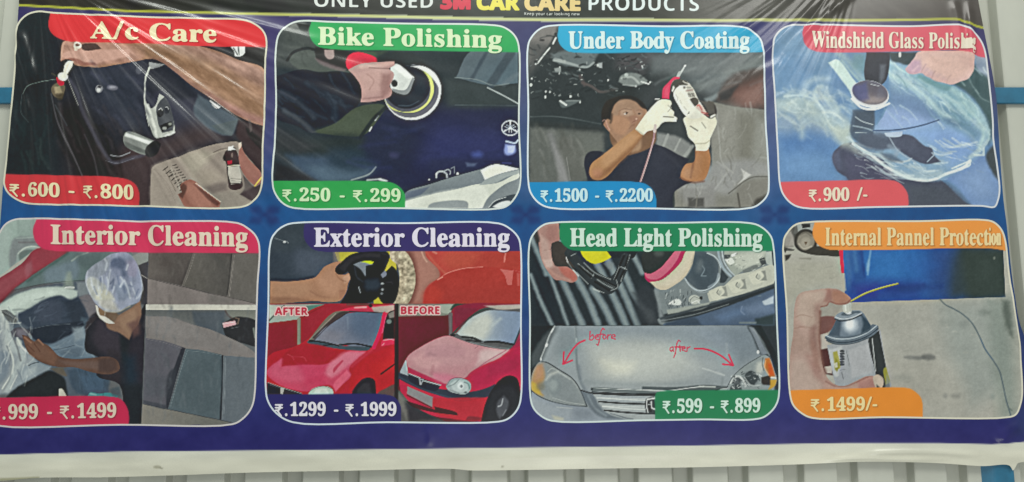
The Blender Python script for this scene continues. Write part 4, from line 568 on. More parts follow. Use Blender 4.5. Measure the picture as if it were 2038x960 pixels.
    P.f('90,340 170,240 330,160 420,180 400,300 300,400 120,450', '7d828c', 14, .8); P.f('420,280 470,190 560,160 640,240 600,320 480,300', '4f586e', 16, .8); P.f('560,330 660,330 660,420 580,420', '5a6379', 14, .8); P.f('640,200 760,180 800,300 760,440 660,400', '858296', 18, .8); P.f('80,480 150,420 260,480 360,560 400,739 200,739 130,650', 'a5a7a2', 12, .85); P.f('200,600 400,620 480,739 220,739', 'b9b7a8', 14, .8); P.f('480,540 620,520 700,600 640,739 500,739', '717a8c', 16, .8); P.f('700,440 820,430 850,600 780,700 700,560', '7b8194', 16, .8)
    for q, wd_ in (('150,440 170,560 240,680', 12), ('235,450 250,600 280,720', 9), ('300,420 310,520 290,640', 10), ('370,430 390,520 360,660', 14), ('420,330 400,440 380,560', 12), ('560,430 590,480 560,560', 14), ('610,470 660,600 690,720', 12), ('700,500 740,620 780,720', 10), ('330,170 370,230 350,330', 16), ('660,260 640,330', 12), ('800,290 830,380 850,500 860,600 800,710', 10), ('470,560 450,640', 10), ('100,350 90,450 90,540 140,660', 9)): P.s_(q, wd_ * 1.9, 'b3b8c0', 7, .6)
    for q, wd_ in (('190,560 230,660', 10), ('420,520 470,460 440,580', 16), ('280,440 270,540', 8), ('600,560 620,640', 18), ('800,600 760,700', 14), ('520,420 540,520', 14), ('680,540 720,560', 12), ('440,240 480,190', 18)): P.s_(q, wd_ * 1.6, '566077', 9, .6)
    V(0, 430); P.s_('930,845 1000,855 1060,850 1160,800', 10, 'a9a598', 5, .7)
    P.n(.10, 7, 57, 1, .5, 0, part='pictured_cap')
    # arm and hand
    P.v(0, 635)
    P.f('190,140 240,155 300,200 330,180 370,210 430,240 520,330 640,355 840,345 960,335 1040,370 1060,450 990,490 900,490 780,465 660,430 560,430 470,420 350,380 280,330 240,290', '59433a', 3, part='pictured_arm')
    P.f('210,160 300,210 420,250 500,340 480,410 360,370 280,320 240,270', '6b4f42', 10, .9); P.f('520,370 700,380 880,380 900,450 760,445 600,415', '63504a', 12, .9); P.f('880,350 1020,350 1050,450 960,485 880,470', '473835', 12, .9); P.s_('215,165 270,210', 14, '8d6a58', 4, .8); P.s_('335,185 380,230', 14, '8a6755', 4, .8); P.s_('255,310 300,340', 10, '8a6f60', 4, .6); P.s_('300,220 350,290', 7, '4d3129', 4, .7); P.s_('240,230 300,290', 7, '4d3129', 4, .7)
    # seats, two shots divided by a white strip
    P.v(240, 430)
    P.f('100,325 260,325 244,560 180,500 150,430', '6d6e70', 4); P.f('105,360 160,330 260,326 250,430 180,450', '808481', 6, .9); P.f('160,440 244,400 240,800 190,780 210,680', '38363b', 5, .9); P.s_('190,528 242,558', 6, '8d8987', 2)
    P.f('244,325 1230,325 1230,790 240,790', '54504f', 1.2, 1, 0, part='pictured_seat'); P.f('250,325 640,330 600,470 550,620 250,550', '58524f', 4, g=(300, 400, 600, 520, '4d4745')); P.f('640,330 990,335 965,560 945,718 550,620 600,470', '57534f', 3, g=(600, 500, 980, 500, '494644')); P.f('995,335 1230,335 1225,780 945,718 970,540', '5c5855', 3); P.s_('648,335 605,480 552,618', 6, '716a66', 2, .9); P.s_('640,335 595,470 545,600', 18, '3e3a39', 6, .6); P.s_('985,340 965,540 945,700', 14, '393736', 4, .8); P.s_('998,345 975,560 955,710', 4, '746e69', 2, .8)
    P.f('780,340 860,430 940,500 930,440 860,350', '4a4846', 10, .6); P.f('1020,380 1200,400 1200,700 1000,690', '5b5753', 20, .6); P.e(400, 420, 60, 50, '4f4644', 20, .5); P.e(320, 560, 50, 30, '4b4443', 16, .5)
    P.f('240,555 400,590 550,625 780,690 950,720 1230,790 238,790', '756d6b', 1.8); P.f('780,690 950,720 1050,750 900,780 780,760', '5f5c5a', 14, .6); P.s_('240,556 560,632 950,722 1225,782', 5, '474241', 2, .8)
    P.f('228,788 1215,790 1213,838 226,838', 'b4b1a8', 1.1, 1, 0); P.f('240,795 780,790 640,820 240,830', 'aeaba3', 10, .8)
    P.f('226,838 1213,838 1180,1830 180,1880', '55585b', 1.2, 1, 0, part='pictured_seat'); P.f('226,838 900,842 900,960 600,960 440,900 226,890', '5a5c5c', 10); P.f('640,850 920,850 930,960 980,1100 800,1040 660,960', '474e56', 10, .9)
    P.f('930,840 1213,838 1213,930 1060,900 1010,930', '6d6e68', 4); P.f('900,960 1010,900 1060,895 1213,940 1213,1170 1080,1130 950,1090', '2b2b2e', 4); P.f('905,950 1015,930 1030,965 915,995', 'b98f94', 2, part='pictured_buckle'); P.s_('910,960 1015,942', 5, 'd3b3b4', 1.5); P.s_('1020,905 1050,915 1040,960', 12, '5d5149', 3); P.s_('930,840 960,890 1010,920', 12, '4b3a36', 5, .7); P.s_('980,1000 1050,985', 5, '77777a', 2, .6); P.s_('1180,1000 1195,1080', 14, '7f867f', 5, .7)
    P.f('226,890 440,900 620,960 800,1010 960,1080 1100,1150 1200,1230 1200,1300 900,1260 560,1200 226,1130', '726d6c', 2.5); P.f('230,900 440,910 640,980 700,1080 480,1080 230,1000', '7b7675', 18, .7); P.f('226,1100 420,1130 560,1200 520,1240 226,1180', '5e5a5e', 10, .8)
    P.v(240, 635); P.f('222,170 400,200 560,255 520,420 440,680 400,800 200,755', '54535b', 4); P.f('222,480 420,520 400,680 205,700', '4d4f57', 20, .8); P.f('540,250 575,260 530,420 420,800 405,790 440,560', '2d2f36', 5); P.f('430,480 500,420 470,640 420,780 400,700', '34373e', 8, .8)
    P.f('575,265 700,275 905,320 890,895 420,800 500,560', '4d585e', 2.5); P.f('600,340 880,360 870,800 560,760 520,640', '465157', 30, .7); P.s_('575,275 530,420 425,795', 4, '666c72', 2, .8); P.s_('905,330 905,500 895,700 885,895', 18, '2b3036', 4); P.s_('890,360 890,600', 14, '3a434a', 8, .6); P.f('915,325 1190,345 1180,760 1060,900 990,925 895,905', '596067', 2.5); P.s_('917,335 915,560 900,900', 4, '70777c', 2, .7)
    P.f('195,758 420,805 700,860 990,925 980,950 180,950', '77736d', 1.8, g=(200, 800, 900, 920, '63635f')); P.s_('200,755 420,803 720,865 985,920', 6, '33373c', 2.5, .8); P.f('200,720 420,770 400,800 200,750', '3b3e45', 6, .7)
    V(240, 430); P.clutter(250, 340, 1200, 780, 70, ('6a6561', '474341', '625d59'), 87, (30, 120), (8, 24), (60, 110), .28, 8); P.clutter(230, 850, 1180, 1800, 90, ('646a6f', '42494e', '5b6167'), 88, (30, 140), (8, 26), (60, 110), .28, 8)
    P.s_('660,345 620,480 566,618', 3, '8a837e', 1.5, .7); P.s_('1010,350 985,560 966,712', 3, '8a837e', 1.5, .7); V(240, 635); P.s_('590,285 545,420 440,790', 3, '7d858a', 1.5, .7); P.s_('930,345 928,560 912,890', 3, '868d91', 1.5, .7); P.s_('240,180 400,214 545,262', 3, '7f7b7b', 1.5, .6); P.s_('590,282 740,296 900,326', 3, '7d8488', 1.5, .6)
    P.n(.06, 40, 51); P.n(.03, 6, 52, octaves=1); V(0, 0, 1); return P

def exterior_picture():
    P = canvas(5, '3a3f48'); V = P.v
    V(520, 435)
    # upper photograph: sleeve, hand, buffing machine, red bodywork
    P.f('80,40 560,40 700,300 660,380 480,540 80,560', '2f3741', 4); P.f('300,260 560,290 670,310 620,420 470,520 300,480', '434b58', 30, .9); P.f('80,60 380,50 380,220 200,300 90,260', '333b42', 24, .8); P.s_('120,175 200,200', 7, '626a70', 3, .8); P.e(205, 208, 14, 10, 'aab0b2', 4); P.s_('225,200 240,220', 6, '7d8488', 3); P.s_('90,540 300,545 460,520', 18, '22262d', 8, .8)
    P.v(770, 435); P.f('150,285 1200,285 1200,760 150,760', '9a332f', 1.2, 1, 0); P.f('160,285 340,285 360,350 440,420 470,520 380,580 330,660 320,760 160,760', '85564c', 6); P.f('220,300 300,290 430,430 460,520 360,590 300,740 240,740 270,540', '9a6f63', 20, .8); P.f('160,290 220,300 270,480 260,640 210,760 160,760', '5c3a32', 14, .7); P.s_('310,300 330,350 355,385', 12, 'c09a88', 5, .7)
    P.f('340,290 1180,290 1180,460 800,430 620,460 520,500 430,420 350,340', 'a23e37', 6, g=(400, 320, 1100, 420, '98372f')); P.f('540,300 840,300 760,420 560,440 480,380', 'ae5240', 24, .5); P.s_('350,300 430,400 520,490', 20, 'a95748', 7, .7); P.s_('410,295 440,310', 14, 'c08a7a', 6, .6); P.s_('455,540 540,485 680,445 850,432', 7, 'c5746a', 2, .9); P.f('440,545 520,500 700,450 980,440 1180,500 1180,760 330,760 350,640', '98322c', 5, g=(700, 460, 700, 760, '92322d')); P.f('330,660 420,600 500,660 460,750 330,755', 'a5352c', 20, .7); P.f('1005,450 1125,465 1110,590 1075,590 1050,510', 'b05a55', 3); P.s_('1055,300 1043,385', 14, 'b8655c', 3); P.f('1155,485 1180,490 1180,600 1158,600', 'ab514c', 4, .8); P.s_('1120,460 1180,475', 4, 'b8605a', 2, .7); P.s_('450,545 495,520', 10, 'd19a8b', 3, .7)
    P.v(520, 435)
    P.f('650,290 870,290 800,400 700,400', 'a39b3a', 3); P.f('640,290 690,290 700,380 640,400', '7d7268', 8, .6); P.f('1060,300 1180,290 1200,480 1160,560 1090,520', 'a89d3c', 4); P.f('1000,700 1100,690 1120,770 1000,770', 'a59a35', 3)
    P.f('1140,285 1265,285 1330,360 1366,480 1370,560 1350,660 1290,765 1170,765 1200,640 1225,560 1210,420 1150,360', '9d917c', 3, part='pictured_pad'); P.f('1180,300 1260,320 1310,420 1330,560 1300,700 1240,740 1290,600 1290,440', 'aca28c', 12, .8)
    P.n(.30, 6, 66, part='pictured_pad', octaves=2)
    P.f('80,558 260,560 420,540 480,520 560,430 620,400 680,382 720,380 660,440 665,480 740,500 780,480 795,530 770,580 760,640 735,690 700,730 600,745 480,735 300,745 75,765', '966f58', 2, part='pictured_arm')
    P.f('500,540 600,440 660,490 700,560 680,660 560,680', 'a27a63', 20, .9); P.f('80,570 420,560 440,640 300,700 80,700', '9b765e', 24, .8); P.f('80,700 300,700 500,740 80,764', '7d5a48', 10, .8); P.f('720,520 790,490 790,540 740,580', 'a98570', 6, .9); P.f('690,640 750,630 730,690 690,720', '8d6451', 6, .8); P.s_('440,650 520,690 600,700', 14, '825d4a', 8, .6); P.s_('660,490 700,540 750,560', 8, '7d5844', 5, .7)
    P.f('655,455 720,380 800,320 920,295 1060,295 1120,300 1140,340 1110,430 1080,500 1160,420 1200,460 1225,560 1210,680 1170,755 1080,755 1040,700 960,750 700,755 740,690 770,620 790,520 770,470 720,500 670,490', '191b20', 2, part='pictured_machine')
    P.f('690,440 780,350 920,310 1060,310 1060,350 900,350 790,410 740,480', '2b2a2d', 8, .9); P.f('820,410 880,385 960,385 1000,410 940,430 930,520 880,450', '6a717a', 4); P.f('880,385 960,378 1000,385 980,408 930,395', 'a2b224', 2.5); P.f('930,420 1040,400 1060,470 1000,520 930,520', '16181c', 4); P.f('920,550 1040,530 1060,600 1000,640 930,620', '28303a', 14); P.f('1060,500 1100,460 1115,500 1080,530', '6a6f7c', 3); P.s_('865,610 880,660', 8, '8a8f94', 2.5, .8); P.e(1075, 580, 14, 8, 'a0a5a8', 2, .8); P.e(1077, 632, 12, 10, '8f9498', 2, .8); P.e(1070, 668, 12, 10, '6a6f74', 2, .8); P.s_('1110,570 1160,565 1165,580', 6, '75787c', 2, .8); P.e(1160, 580, 56, 150, '1d1b20', 4, .8); P.s_('1075,310 1130,330 1100,420', 12, '2e2d31', 4, .7); P.s_('830,430 850,520 900,560', 10, '3b4048', 6, .6)
    # lower left photograph
    V(520, 600)
    P.f('50,22 1195,22 1195,1060 20,1060', '86222d', 1, 1, 0); P.f('70,30 560,25 340,140 320,160 70,190', '8b8f87', 4); P.f('70,30 160,40 110,120 70,150', 'a4a89f', 8); P.s_('70,170 150,85 200,40', 12, '39433f', 4, .8); P.f('400,40 560,26 460,80 400,80', '4e6a62', 5); P.s_('180,50 320,140', 10, '5f655f', 4, .7); P.f('130,130 330,130 330,160 70,190', '8e958e', 5, .9)
    P.f('60,195 320,160 330,380 200,460 60,490', '7d1f2b', 2.5); P.f('350,150 560,30 800,25 640,110 440,280 360,360', '8a222e', 3); P.s_('560,40 420,110 350,150', 6, '6d1a24', 3, .7); P.s_('333,160 335,375', 32, '7d756b', 2); P.s_('344,160 345,370', 8, '5d554d', 2, .7)
    P.f('70,480 300,400 420,330 640,110 700,80 900,50 1190,30 1190,760 1000,830 50,830 40,640', 'a01e2c', 3, part='pictured_car')
    P.f('680,90 780,55 1190,28 1190,70 1110,110 1080,100 800,85', 'b8283f', 4, part='pictured_car'); P.f('980,52 1190,30 1190,66 1110,105 1000,90', 'a9a194', 6, .9); P.s_('830,55 930,52', 14, 'd0b0aa', 6, .8); P.e(970, 38, 18, 16, '1d1618', 3); P.s_('760,30 960,30', 12, '4a3a34', 4, .8)
    P.f('640,100 790,85 470,345 410,355', '675b52', 4); P.f('700,95 800,88 560,260 470,340 450,320 600,180', '33282b', 5, .8); P.f('760,110 1085,100 1070,170 1000,400 970,410 690,385 465,345 560,240 700,150', '566073', 2.5, part='pictured_car', g=(900, 100, 560, 380, '696d7c')); P.f('800,100 1080,110 1030,280 900,330 800,240', '4b5a70', 30, .8); P.f('480,340 560,250 720,290 700,380', '77757f', 24, .6); P.s_('765,140 770,240', 12, '717c8c', 6, .5); P.s_('470,345 600,215 760,105', 7, '302428', 2, .8); P.s_('420,350 540,230 660,110', 5, '9a8f88', 2, .6); P.s_('780,90 1090,102', 9, '2c2b31', 2.5, .9)
    P.f('400,360 470,345 690,390 970,405 960,430 880,440 700,425 550,405 420,375', '3e4650', 3); P.s_('450,350 560,365 690,395', 14, '1c1c22', 2.5); P.s_('700,385 840,378 975,403', 16, '16181e', 2.5); P.s_('550,392 660,385', 8, '1b1b20', 2); P.e(440, 352, 22, 12, '1f1f24', 3); P.e(700, 392, 12, 9, '40464e', 2)
    P.s_('1095,110 1060,260 1000,410', 34, 'b41f48', 3, part='pictured_car'); P.s_('1110,120 1075,280', 8, 'd0587a', 3, .7); P.f('1130,100 1190,75 1190,330 1080,345 1085,260', '211d20', 4); P.f('1125,110 1190,78 1190,140 1140,150', '7d7570', 6, .9); P.e(1135, 180, 22, 20, '5f6966', 4); P.f('1075,345 1190,335 1190,380 1060,400', 'bc2a48', 3); P.s_('1090,345 1150,338 1188,345', 9, 'c98c94', 3, .8); P.s_('1075,390 1090,375', 8, 'c87f88', 3, .8)
    P.f('340,385 460,380 700,430 880,445 760,450 560,560 360,570 180,580 190,490', '941d2a', 6, .9); P.s_('230,470 270,490 290,520', 6, 'b74250', 3, .6); P.s_('275,490 380,500 400,530', 6, 'b74250', 3, .6)
    P.f('60,600 180,508 180,580 380,565 560,560 700,500 760,450 930,445 800,560 780,610 800,660 700,760 660,805 620,750 520,755 440,800 200,760 50,650', 'b2405a', 5, .95); P.f('740,455 920,450 740,600 620,680 560,640 600,560', 'c07283', 12, .8); P.f('80,600 180,520 175,585 420,580 560,640 300,720 100,660', 'b9516a', 16, .8); P.f('760,610 795,655 660,800 640,740', 'c65a70', 6, .8); P.f('640,600 720,520 730,530 640,640', 'a23248', 5, .8); P.f('330,560 560,580 560,720 400,740', 'ac2d4c', 20, .6); P.s_('800,580 900,500 980,430', 20, 'b03a4a', 8, .6)
    P.f('900,520 1190,380 1190,740 1030,820 1010,720 940,680 840,760 780,800 800,660', 'a61f27', 8, .9); P.f('960,560 1190,480 1190,600 1000,680', 'b02427', 20, .7); P.s_('1065,645 1190,555', 16, '4a141c', 2.5)
    P.f('830,770 900,690 960,678 1005,700 1020,830 800,830', '221c24', 3, part='pictured_wheel'); P.f('850,790 910,730 960,730 980,830 860,830', '2c2a30', 8); P.s_('810,800 860,730 930,685', 10, '3c2430', 4, .7); P.f('1030,825 1190,730 1190,1000 1030,900', '4d4440', 6, .9)
    P.f('415,825 450,780 520,755 600,760 635,790 640,828', 'a9ada4', 2, part='pictured_headlight'); P.f('450,825 500,780 580,780 600,825', 'bcc0b8', 6); P.s_('430,800 480,770 560,755 630,778', 6, '6c5a5c', 2, .8)
    P.f('48,720 170,760 360,820 360,840 48,840', '33262f', 3); P.s_('60,722 200,772 360,820', 6, '8a8080', 2, .9); P.f('168,765 205,772 190,825 172,820', '97908e', 2); P.f('60,740 160,770 160,820 60,820', '1e1c28', 4); P.s_('70,740 150,765', 5, '5d5968', 2, .7)
    # dividing post and lower right photograph
    V(770, 630)
    P.f('65,-110 1195,-110 1195,935 65,935', '591d27', 1, 1, 0); P.f('90,-110 560,-110 560,-30 540,-10 90,0', '73736a', 6); P.f('470,-105 600,-110 560,-30 480,-40', '8f9489', 5); P.s_('340,-85 460,-80', 20, '3c463f', 6, .8); P.f('560,-60 600,-110 700,-110 620,-40', '2f3d36', 5, .9); P.f('580,-60 700,-110 1195,-110 1195,-80 820,-60 620,140 580,150', '7b1f35', 4)
    P.f('85,0 550,-10 550,180 380,240 180,360 85,480', '5c1a29', 3, g=(200, 0, 500, 300, '521925')); P.s_('566,-20 568,160', 34, '615558', 2.5); P.s_('580,0 580,150', 10, '493e42', 3, .8); P.f('85,480 170,400 110,560 90,620', '4c1a23', 8, .9)
    P.f('85,640 180,720 400,880 520,935 65,935 65,660', '4a4948', 5); P.f('100,680 200,780 180,920 110,800', '77746f', 12, .6); P.f('160,760 300,820 480,920 200,930', '26242b', 12, .8)
    P.f('170,375 300,270 540,170 800,240 1090,290 1200,190 1200,935 830,935 600,910 400,880 180,740 110,600', 'a8243f', 3, part='pictured_car')
    P.f('175,370 310,265 540,172 700,215 1090,292 1000,370 860,430 740,500 700,545 560,580 520,600 340,540 200,470', 'a97a80', 5); P.f('300,300 540,190 760,270 900,330 720,430 480,440 330,360', 'ac8387', 24, .9); P.f('330,300 330,350 480,360 680,350 700,300 540,250', 'a2787f', 12, .6); P.f('200,380 330,320 320,370 480,400 420,470 280,450', 'b88e90', 14, .8); P.f('850,300 1080,300 940,380 800,420', 'bfa9a8', 16, .8); P.f('190,450 340,520 500,590 540,620 460,610 200,500', '9d2848', 5, .9); P.f('400,500 560,520 620,540 520,590 430,560', 'b8687e', 14, .7); P.s_('700,545 860,420 1060,300', 8, '8f3c55', 4, .6); P.e(404, 480, 16, 50, '94646b', 8, .5, 12); P.e(400, 340, 40, 14, '8f6a70', 10, .5); P.s_('810,265 780,285', 4, '57434a', 2, .7)
    P.f('760,500 1000,380 1190,240 1190,560 1080,520 980,560 920,640 740,660 730,580', 'a11f42', 8, .9); P.f('900,440 1190,360 1190,440 900,540', '93213f', 16, .7)
    P.f('550,160 600,155 820,-60 1195,-95 1195,-60 1185,190 1130,260 1090,292 900,270 700,220', '4c4c4e', 4); P.f('620,150 740,20 860,-40 950,-60 1195,-40 1180,100 1130,245 860,220 650,170', '98a0a3', 3, part='pictured_car', g=(760, 60, 1150, 140, '6f7e95')); P.f('640,150 780,20 900,-30 940,60 860,200 720,180', 'b3b5ad', 22, .9); P.f('1000,-30 1185,-30 1170,80 1060,160', '76869b', 24, .6); P.s_('940,80 1010,20', 20, 'a5aeb0', 10, .6)
    P.s_('590,150 720,20 860,-60 940,-62', 16, '3b3f3d', 3); P.s_('560,160 620,150 700,60', 6, '8b8d8c', 2, .7); P.f('600,-80 830,-70 760,-20 640,100 610,80', '6d2435', 6, .8); P.f('860,-95 1195,-108 1195,-70 1000,-60', 'a69c94', 5, .9); P.s_('930,-60 1190,-42', 9, '55555a', 3, .8)
    P.f('1130,250 1190,130 1195,250 1090,295', '8e2342', 5, .8); P.s_('1190,100 1130,250', 14, '33363f', 3, .9)
    P.f('560,170 640,170 740,215 880,240 1100,280 1080,292 900,275 700,225', '565557', 3); P.s_('670,182 760,190 840,222', 18, '1f1d20', 2.5); P.s_('700,212 840,225', 10, '28262a', 2); P.s_('870,228 980,225 1120,250', 20, '1d1d22', 2.5); P.e(850, 226, 13, 10, '5d6064', 2); P.s_('740,232 1000,282 1085,287', 7, '77787a', 2, .9); P.e(585, 165, 26, 12, '24272a', 3)
    P.f('145,430 170,380 185,480 190,540 150,540 115,510', '8f959c', 3); P.s_('165,400 178,480', 8, 'b4babd', 3, .8)
    P.f('105,500 190,530 340,620 520,650 740,670 900,630 960,600 940,690 760,745 640,755 500,715 300,650 150,580 100,545', '2e303d', 3, part='pictured_bumper'); P.s_('110,540 300,640 500,705 660,740 800,720', 12, '404354', 5, .7)
    P.f('185,505 300,545 480,610 440,660 330,640 200,570', '212532', 2.5); P.s_('195,508 295,548', 8, '9d9ca4', 2); P.s_('320,570 480,612', 8, 'a09fa6', 2); P.f('285,550 328,560 305,612 292,605', '8d8f96', 2); P.f('298,562 316,567 304,595', '2b2e3a', 2)
    P.f('525,620 560,565 620,545 700,560 745,600 745,650 700,690 620,685 550,660', '8c9497', 2, part='pictured_headlight'); P.f('560,600 620,565 700,575 730,620 700,670 600,660', 'a4adae', 6); P.s_('540,625 600,600 640,560', 8, '6f787b', 3, .7); P.e(655, 618, 30, 34, 'c3cacb', 7, .9); P.e(662, 622, 12, 14, '5d6467', 4, .8); P.s_('690,585 720,600 735,640', 12, '5f6a6e', 4, .8); P.s_('560,655 640,680', 8, '6a7275', 3, .7); P.e(700, 675, 14, 8, '3c4347', 3, .8); P.s_('530,615 570,560 640,545 720,565', 5, '6a2f42', 2, .7)
    P.f('180,620 410,718 405,808 178,688', '7f777b', 2, 1, 0, part='pictured_number_plate'); P.f('120,600 180,640 178,690 340,790 400,830 640,860 620,880 420,850 240,770 120,660', 'a32240', 4, .9)
    P.f('405,725 890,720 870,860 830,920 560,905 420,850', 'a52530', 6, .9); P.s_('180,700 400,812', 12, '471724', 3, .8); P.f('160,745 240,770 430,830 420,800 620,855 630,880 400,850 220,800', '36161f', 3, .9)
    P.f('835,935 880,760 940,640 1010,560 1080,525 1150,545 1175,600 1185,800 1100,935', '1d1b21', 3, part='pictured_wheel'); P.f('900,740 980,640 1100,620 1160,700 1140,860 1000,930 880,920', '24252a', 16); P.f('990,750 1040,700 1080,760 1050,860 1000,910 970,830', '4b4d54', 8, .9); P.s_('1030,735 1015,790 990,800', 12, '9a9da2', 3, .8); P.s_('1060,830 1030,880', 8, '767980', 4, .7); P.f('700,925 830,925 850,900 720,890', '5f2128', 6, .7)
    V(520, 600); P.f('1188,20 1222,20 1215,1000 1180,1000', '241a1c', 1.5, 1, 0); P.s_('1193,40 1190,900', 5, '4a3230', 2, .7)
    P.n(.06, 30, 61); P.n(.03, 6, 62, octaves=1); V(0, 0, 1); return P

def headlight_picture():
    P = canvas(6, '2a3034'); V = P.v
    V(1045, 440)
    # slatted radiator
    P.f('40,20 1250,20 1250,930 40,930', '252c30', 1, 1, 0); P.f('50,100 250,300 300,930 40,930', '1f262c', 30, .8)
    for i, (a, b, w) in enumerate((('40,110 110,280 190,470', 0, 46), ('50,480 130,690 240,925', 0, 34), ('170,340 280,640 380,925', 0, 34), ('330,520 420,720 510,925', 0, 60), ('440,480 560,700 650,925', 0, 62), ('600,600 690,740 780,925', 0, 64), ('640,380 780,660 900,925', 0, 62), ('730,340 840,560 1000,925', 0, 62), ('880,460 960,640 1040,760', 0, 60), ('950,280 1040,460', 0, 50), ('310,180 400,330', 0, 40))):
        P.s_(a, w, '68757b', 9, .92); P.s_(a, w * .4, '87918f', 8, .5)
    P.f('960,640 1100,560 1200,640 1200,925 1040,925', '2c3136', 22, .9); P.f('1020,740 1120,800 1180,900 1100,925', '4a4f53', 16, .5); P.s_('1170,620 1200,760 1230,900', 40, '6a7073', 14, .7)
    # hand
    P.f('110,70 180,20 300,20 300,180 240,200 235,300 260,380 380,410 450,470 465,520 420,548 330,530 270,525 210,460 165,390 130,280 120,180', '93716a', 2.5, part='pictured_hand')
    P.f('200,40 300,30 300,170 240,190 190,140', '8d6660', 10, .8); P.f('130,120 200,180 230,320 250,400 200,440 150,340', 'a58a82', 12, .9); P.f('160,350 240,340 240,400 190,420', 'b79f97', 8, .8); P.f('300,410 400,420 460,500 430,540 330,470', 'a1594f', 10, .8); P.s_('170,260 240,250', 4, '7d5d57', 2, .6); P.s_('200,420 270,480 400,530', 14, 'a98479', 8, .7); P.f('70,100 110,80 130,180 100,200', '3a3634', 6, .8)
    P.f('235,200 300,180 400,260 440,330 450,420 380,405 270,400 250,350', '3a3532', 4)
    # yellow polisher body with black guard
    P.f('490,266 740,266 765,325 700,360 620,382 560,360 510,310', 'b9b222', 2, part='pictured_polisher'); P.f('540,268 700,268 680,330 600,350', 'c3bd2a', 12, .8); P.f('725,268 1000,268 960,330 860,330 770,320', '22262a', 3)
    P.f('380,240 440,290 560,360 640,450 740,500 790,470 830,380 870,290 940,300 920,400 880,500 820,600 760,650 680,640 580,560 480,460 400,360 350,290', '2b3033', 2.5, part='pictured_polisher')
    for a in ('410,310 450,290', '470,380 600,480 800,590', '520,370 620,460 760,520', '590,510 610,470', '600,600 700,640', '760,620 820,590 810,520', '790,520 840,400 880,300', '880,430 920,340 930,300', '830,400 900,430', '460,460 560,560', '850,540 880,440', '640,520 700,560 780,600'): P.s_(a, 7, '888f8f', 2.5, .8)
    for a in ('480,400 590,500', '620,490 800,580', '620,540 750,620', '800,520 840,430', '840,400 880,310', '540,420 600,470', '850,500 880,440', '890,400 915,320'): P.s_(a, 18, '14181b', 3, .95)
    P.s_('365,325 380,370', 8, 'c9ccc8', 2, .9); P.s_('425,435 475,490', 10, 'b5b8b3', 3, .9); P.s_('385,375 420,430', 6, '7b807f', 2, .8); P.s_('610,605 660,630', 12, '99a09e', 4, .8); P.f('690,380 730,360 790,380 760,440', '6d7577', 6, .6)
    # wool pad with pink band
    V(1280, 440)
    P.f('450,266 1140,266 1150,340 1165,560 800,680 500,760 180,830 120,700 110,560 300,420', '6d7577', 6, part='pictured_lamp')
    P.f('-10,300 30,270 285,266 230,340 150,420 60,470 10,460', '2a2e2e', 3, part='pictured_pad'); P.e(140, 290, 40, 24, '4a504e', 12, .7)
    P.f('10,460 60,470 150,420 240,320 290,266 380,266 340,360 260,450 160,520 60,545 20,510', 'b25a70', 2, part='pictured_pad'); P.f('10,470 40,510 120,520 220,450 300,350 345,266 385,266 340,360 260,450 160,525 60,548 20,515', '9c2450', 2.5); P.f('60,545 160,525 260,450 340,360 385,266 465,266 455,340 420,420 360,510 280,570 200,612 130,605', 'b0a693', 2.5, part='pictured_pad'); P.f('140,560 260,480 360,360 400,280 440,280 430,360 350,480 220,580', 'bdb4a2', 12, .8)
    # projector lenses and reflectors
    P.f('460,270 540,270 660,360 660,500 600,590 500,610 420,560 370,510 430,420', '49535a', 4); P.f('480,300 560,300 640,400 620,540 520,590 440,520 440,420', '3c474f', 16, .9); P.s_('525,400 545,430 515,490 560,490', 9, '6f7c84', 4, .8); P.e(500, 400, 30, 60, '5d666b', 14, .7, 10)
    P.s_('370,510 420,580 500,620 590,600 660,540 690,460 680,380 640,320 570,285', 9, 'a3adb2', 2); P.s_('390,540 440,600 520,640 610,610', 6, '8b959a', 2, .8); P.s_('580,590 650,540 670,470', 16, '8a959c', 5, .7)
    P.s_('665,266 680,340 720,430 780,490', 20, '8b979e', 3); P.s_('700,266 715,350 760,430 820,490', 10, 'a9b2b5', 2.5); P.f('690,420 760,500 720,550 680,550', '363d42', 5)
    P.f('720,266 1090,266 1100,330 980,440 880,450 820,490 770,430 730,350', '8f958d', 4); P.f('800,290 1080,280 1060,340 900,420 820,400', 'b0b3a8', 14, .8); P.f('725,345 790,330 815,370 770,390', 'c3c6bf', 3); P.f('720,300 780,300 760,335 725,335', '4a5052', 4); P.f('780,300 830,280 820,310 785,320', 'cfd2cb', 3); P.f('1030,340 1080,320 1095,380 1050,400', '3c4142', 4, .9); P.f('880,440 1000,390 1050,400 950,450 900,470', '656a68', 5, .9); P.f('1090,280 1140,270 1150,400 1100,380', '9aa09a', 4)
    P.f('830,480 960,450 1130,390 1160,400 1160,555 800,670 590,720 570,640 700,590 760,540', 'aaab9f', 4, .95)
    for x, y in ((690, 630), (860, 565), (1040, 490)): P.f([(x - 120 + 10, y - 5), (x - 10, y - 50), (x + 40, y - 50), (x + 55, y + 40), (x - 60, y + 75)], 'b7b7a9', 4, .9); P.f([(x + 10, y - 45), (x + 45, y - 50), (x + 60, y + 40), (x, y + 40), (x + 35, y)], '737671', 5, .8); P.s_([(x - 22, y - 18), (x - 34, y + 8), (x - 12, y + 28)], 9, '6a6d69', 3, .9); P.e(x - 8, y + 6, 16, 20, '9fa197', 4, .9)
    P.f('215,740 300,690 340,720 330,745', 'bdc1bd', 4); P.e(455, 700, 52, 42, 'a3a7a0', 4); P.s_('420,700 450,675 500,690', 6, '5e6464', 2, .8); P.s_('430,730 480,710 500,730', 7, 'c6c9c3', 3); P.e(515, 685, 14, 16, '2e3437', 3)
    rs = np.random.RandomState(5)
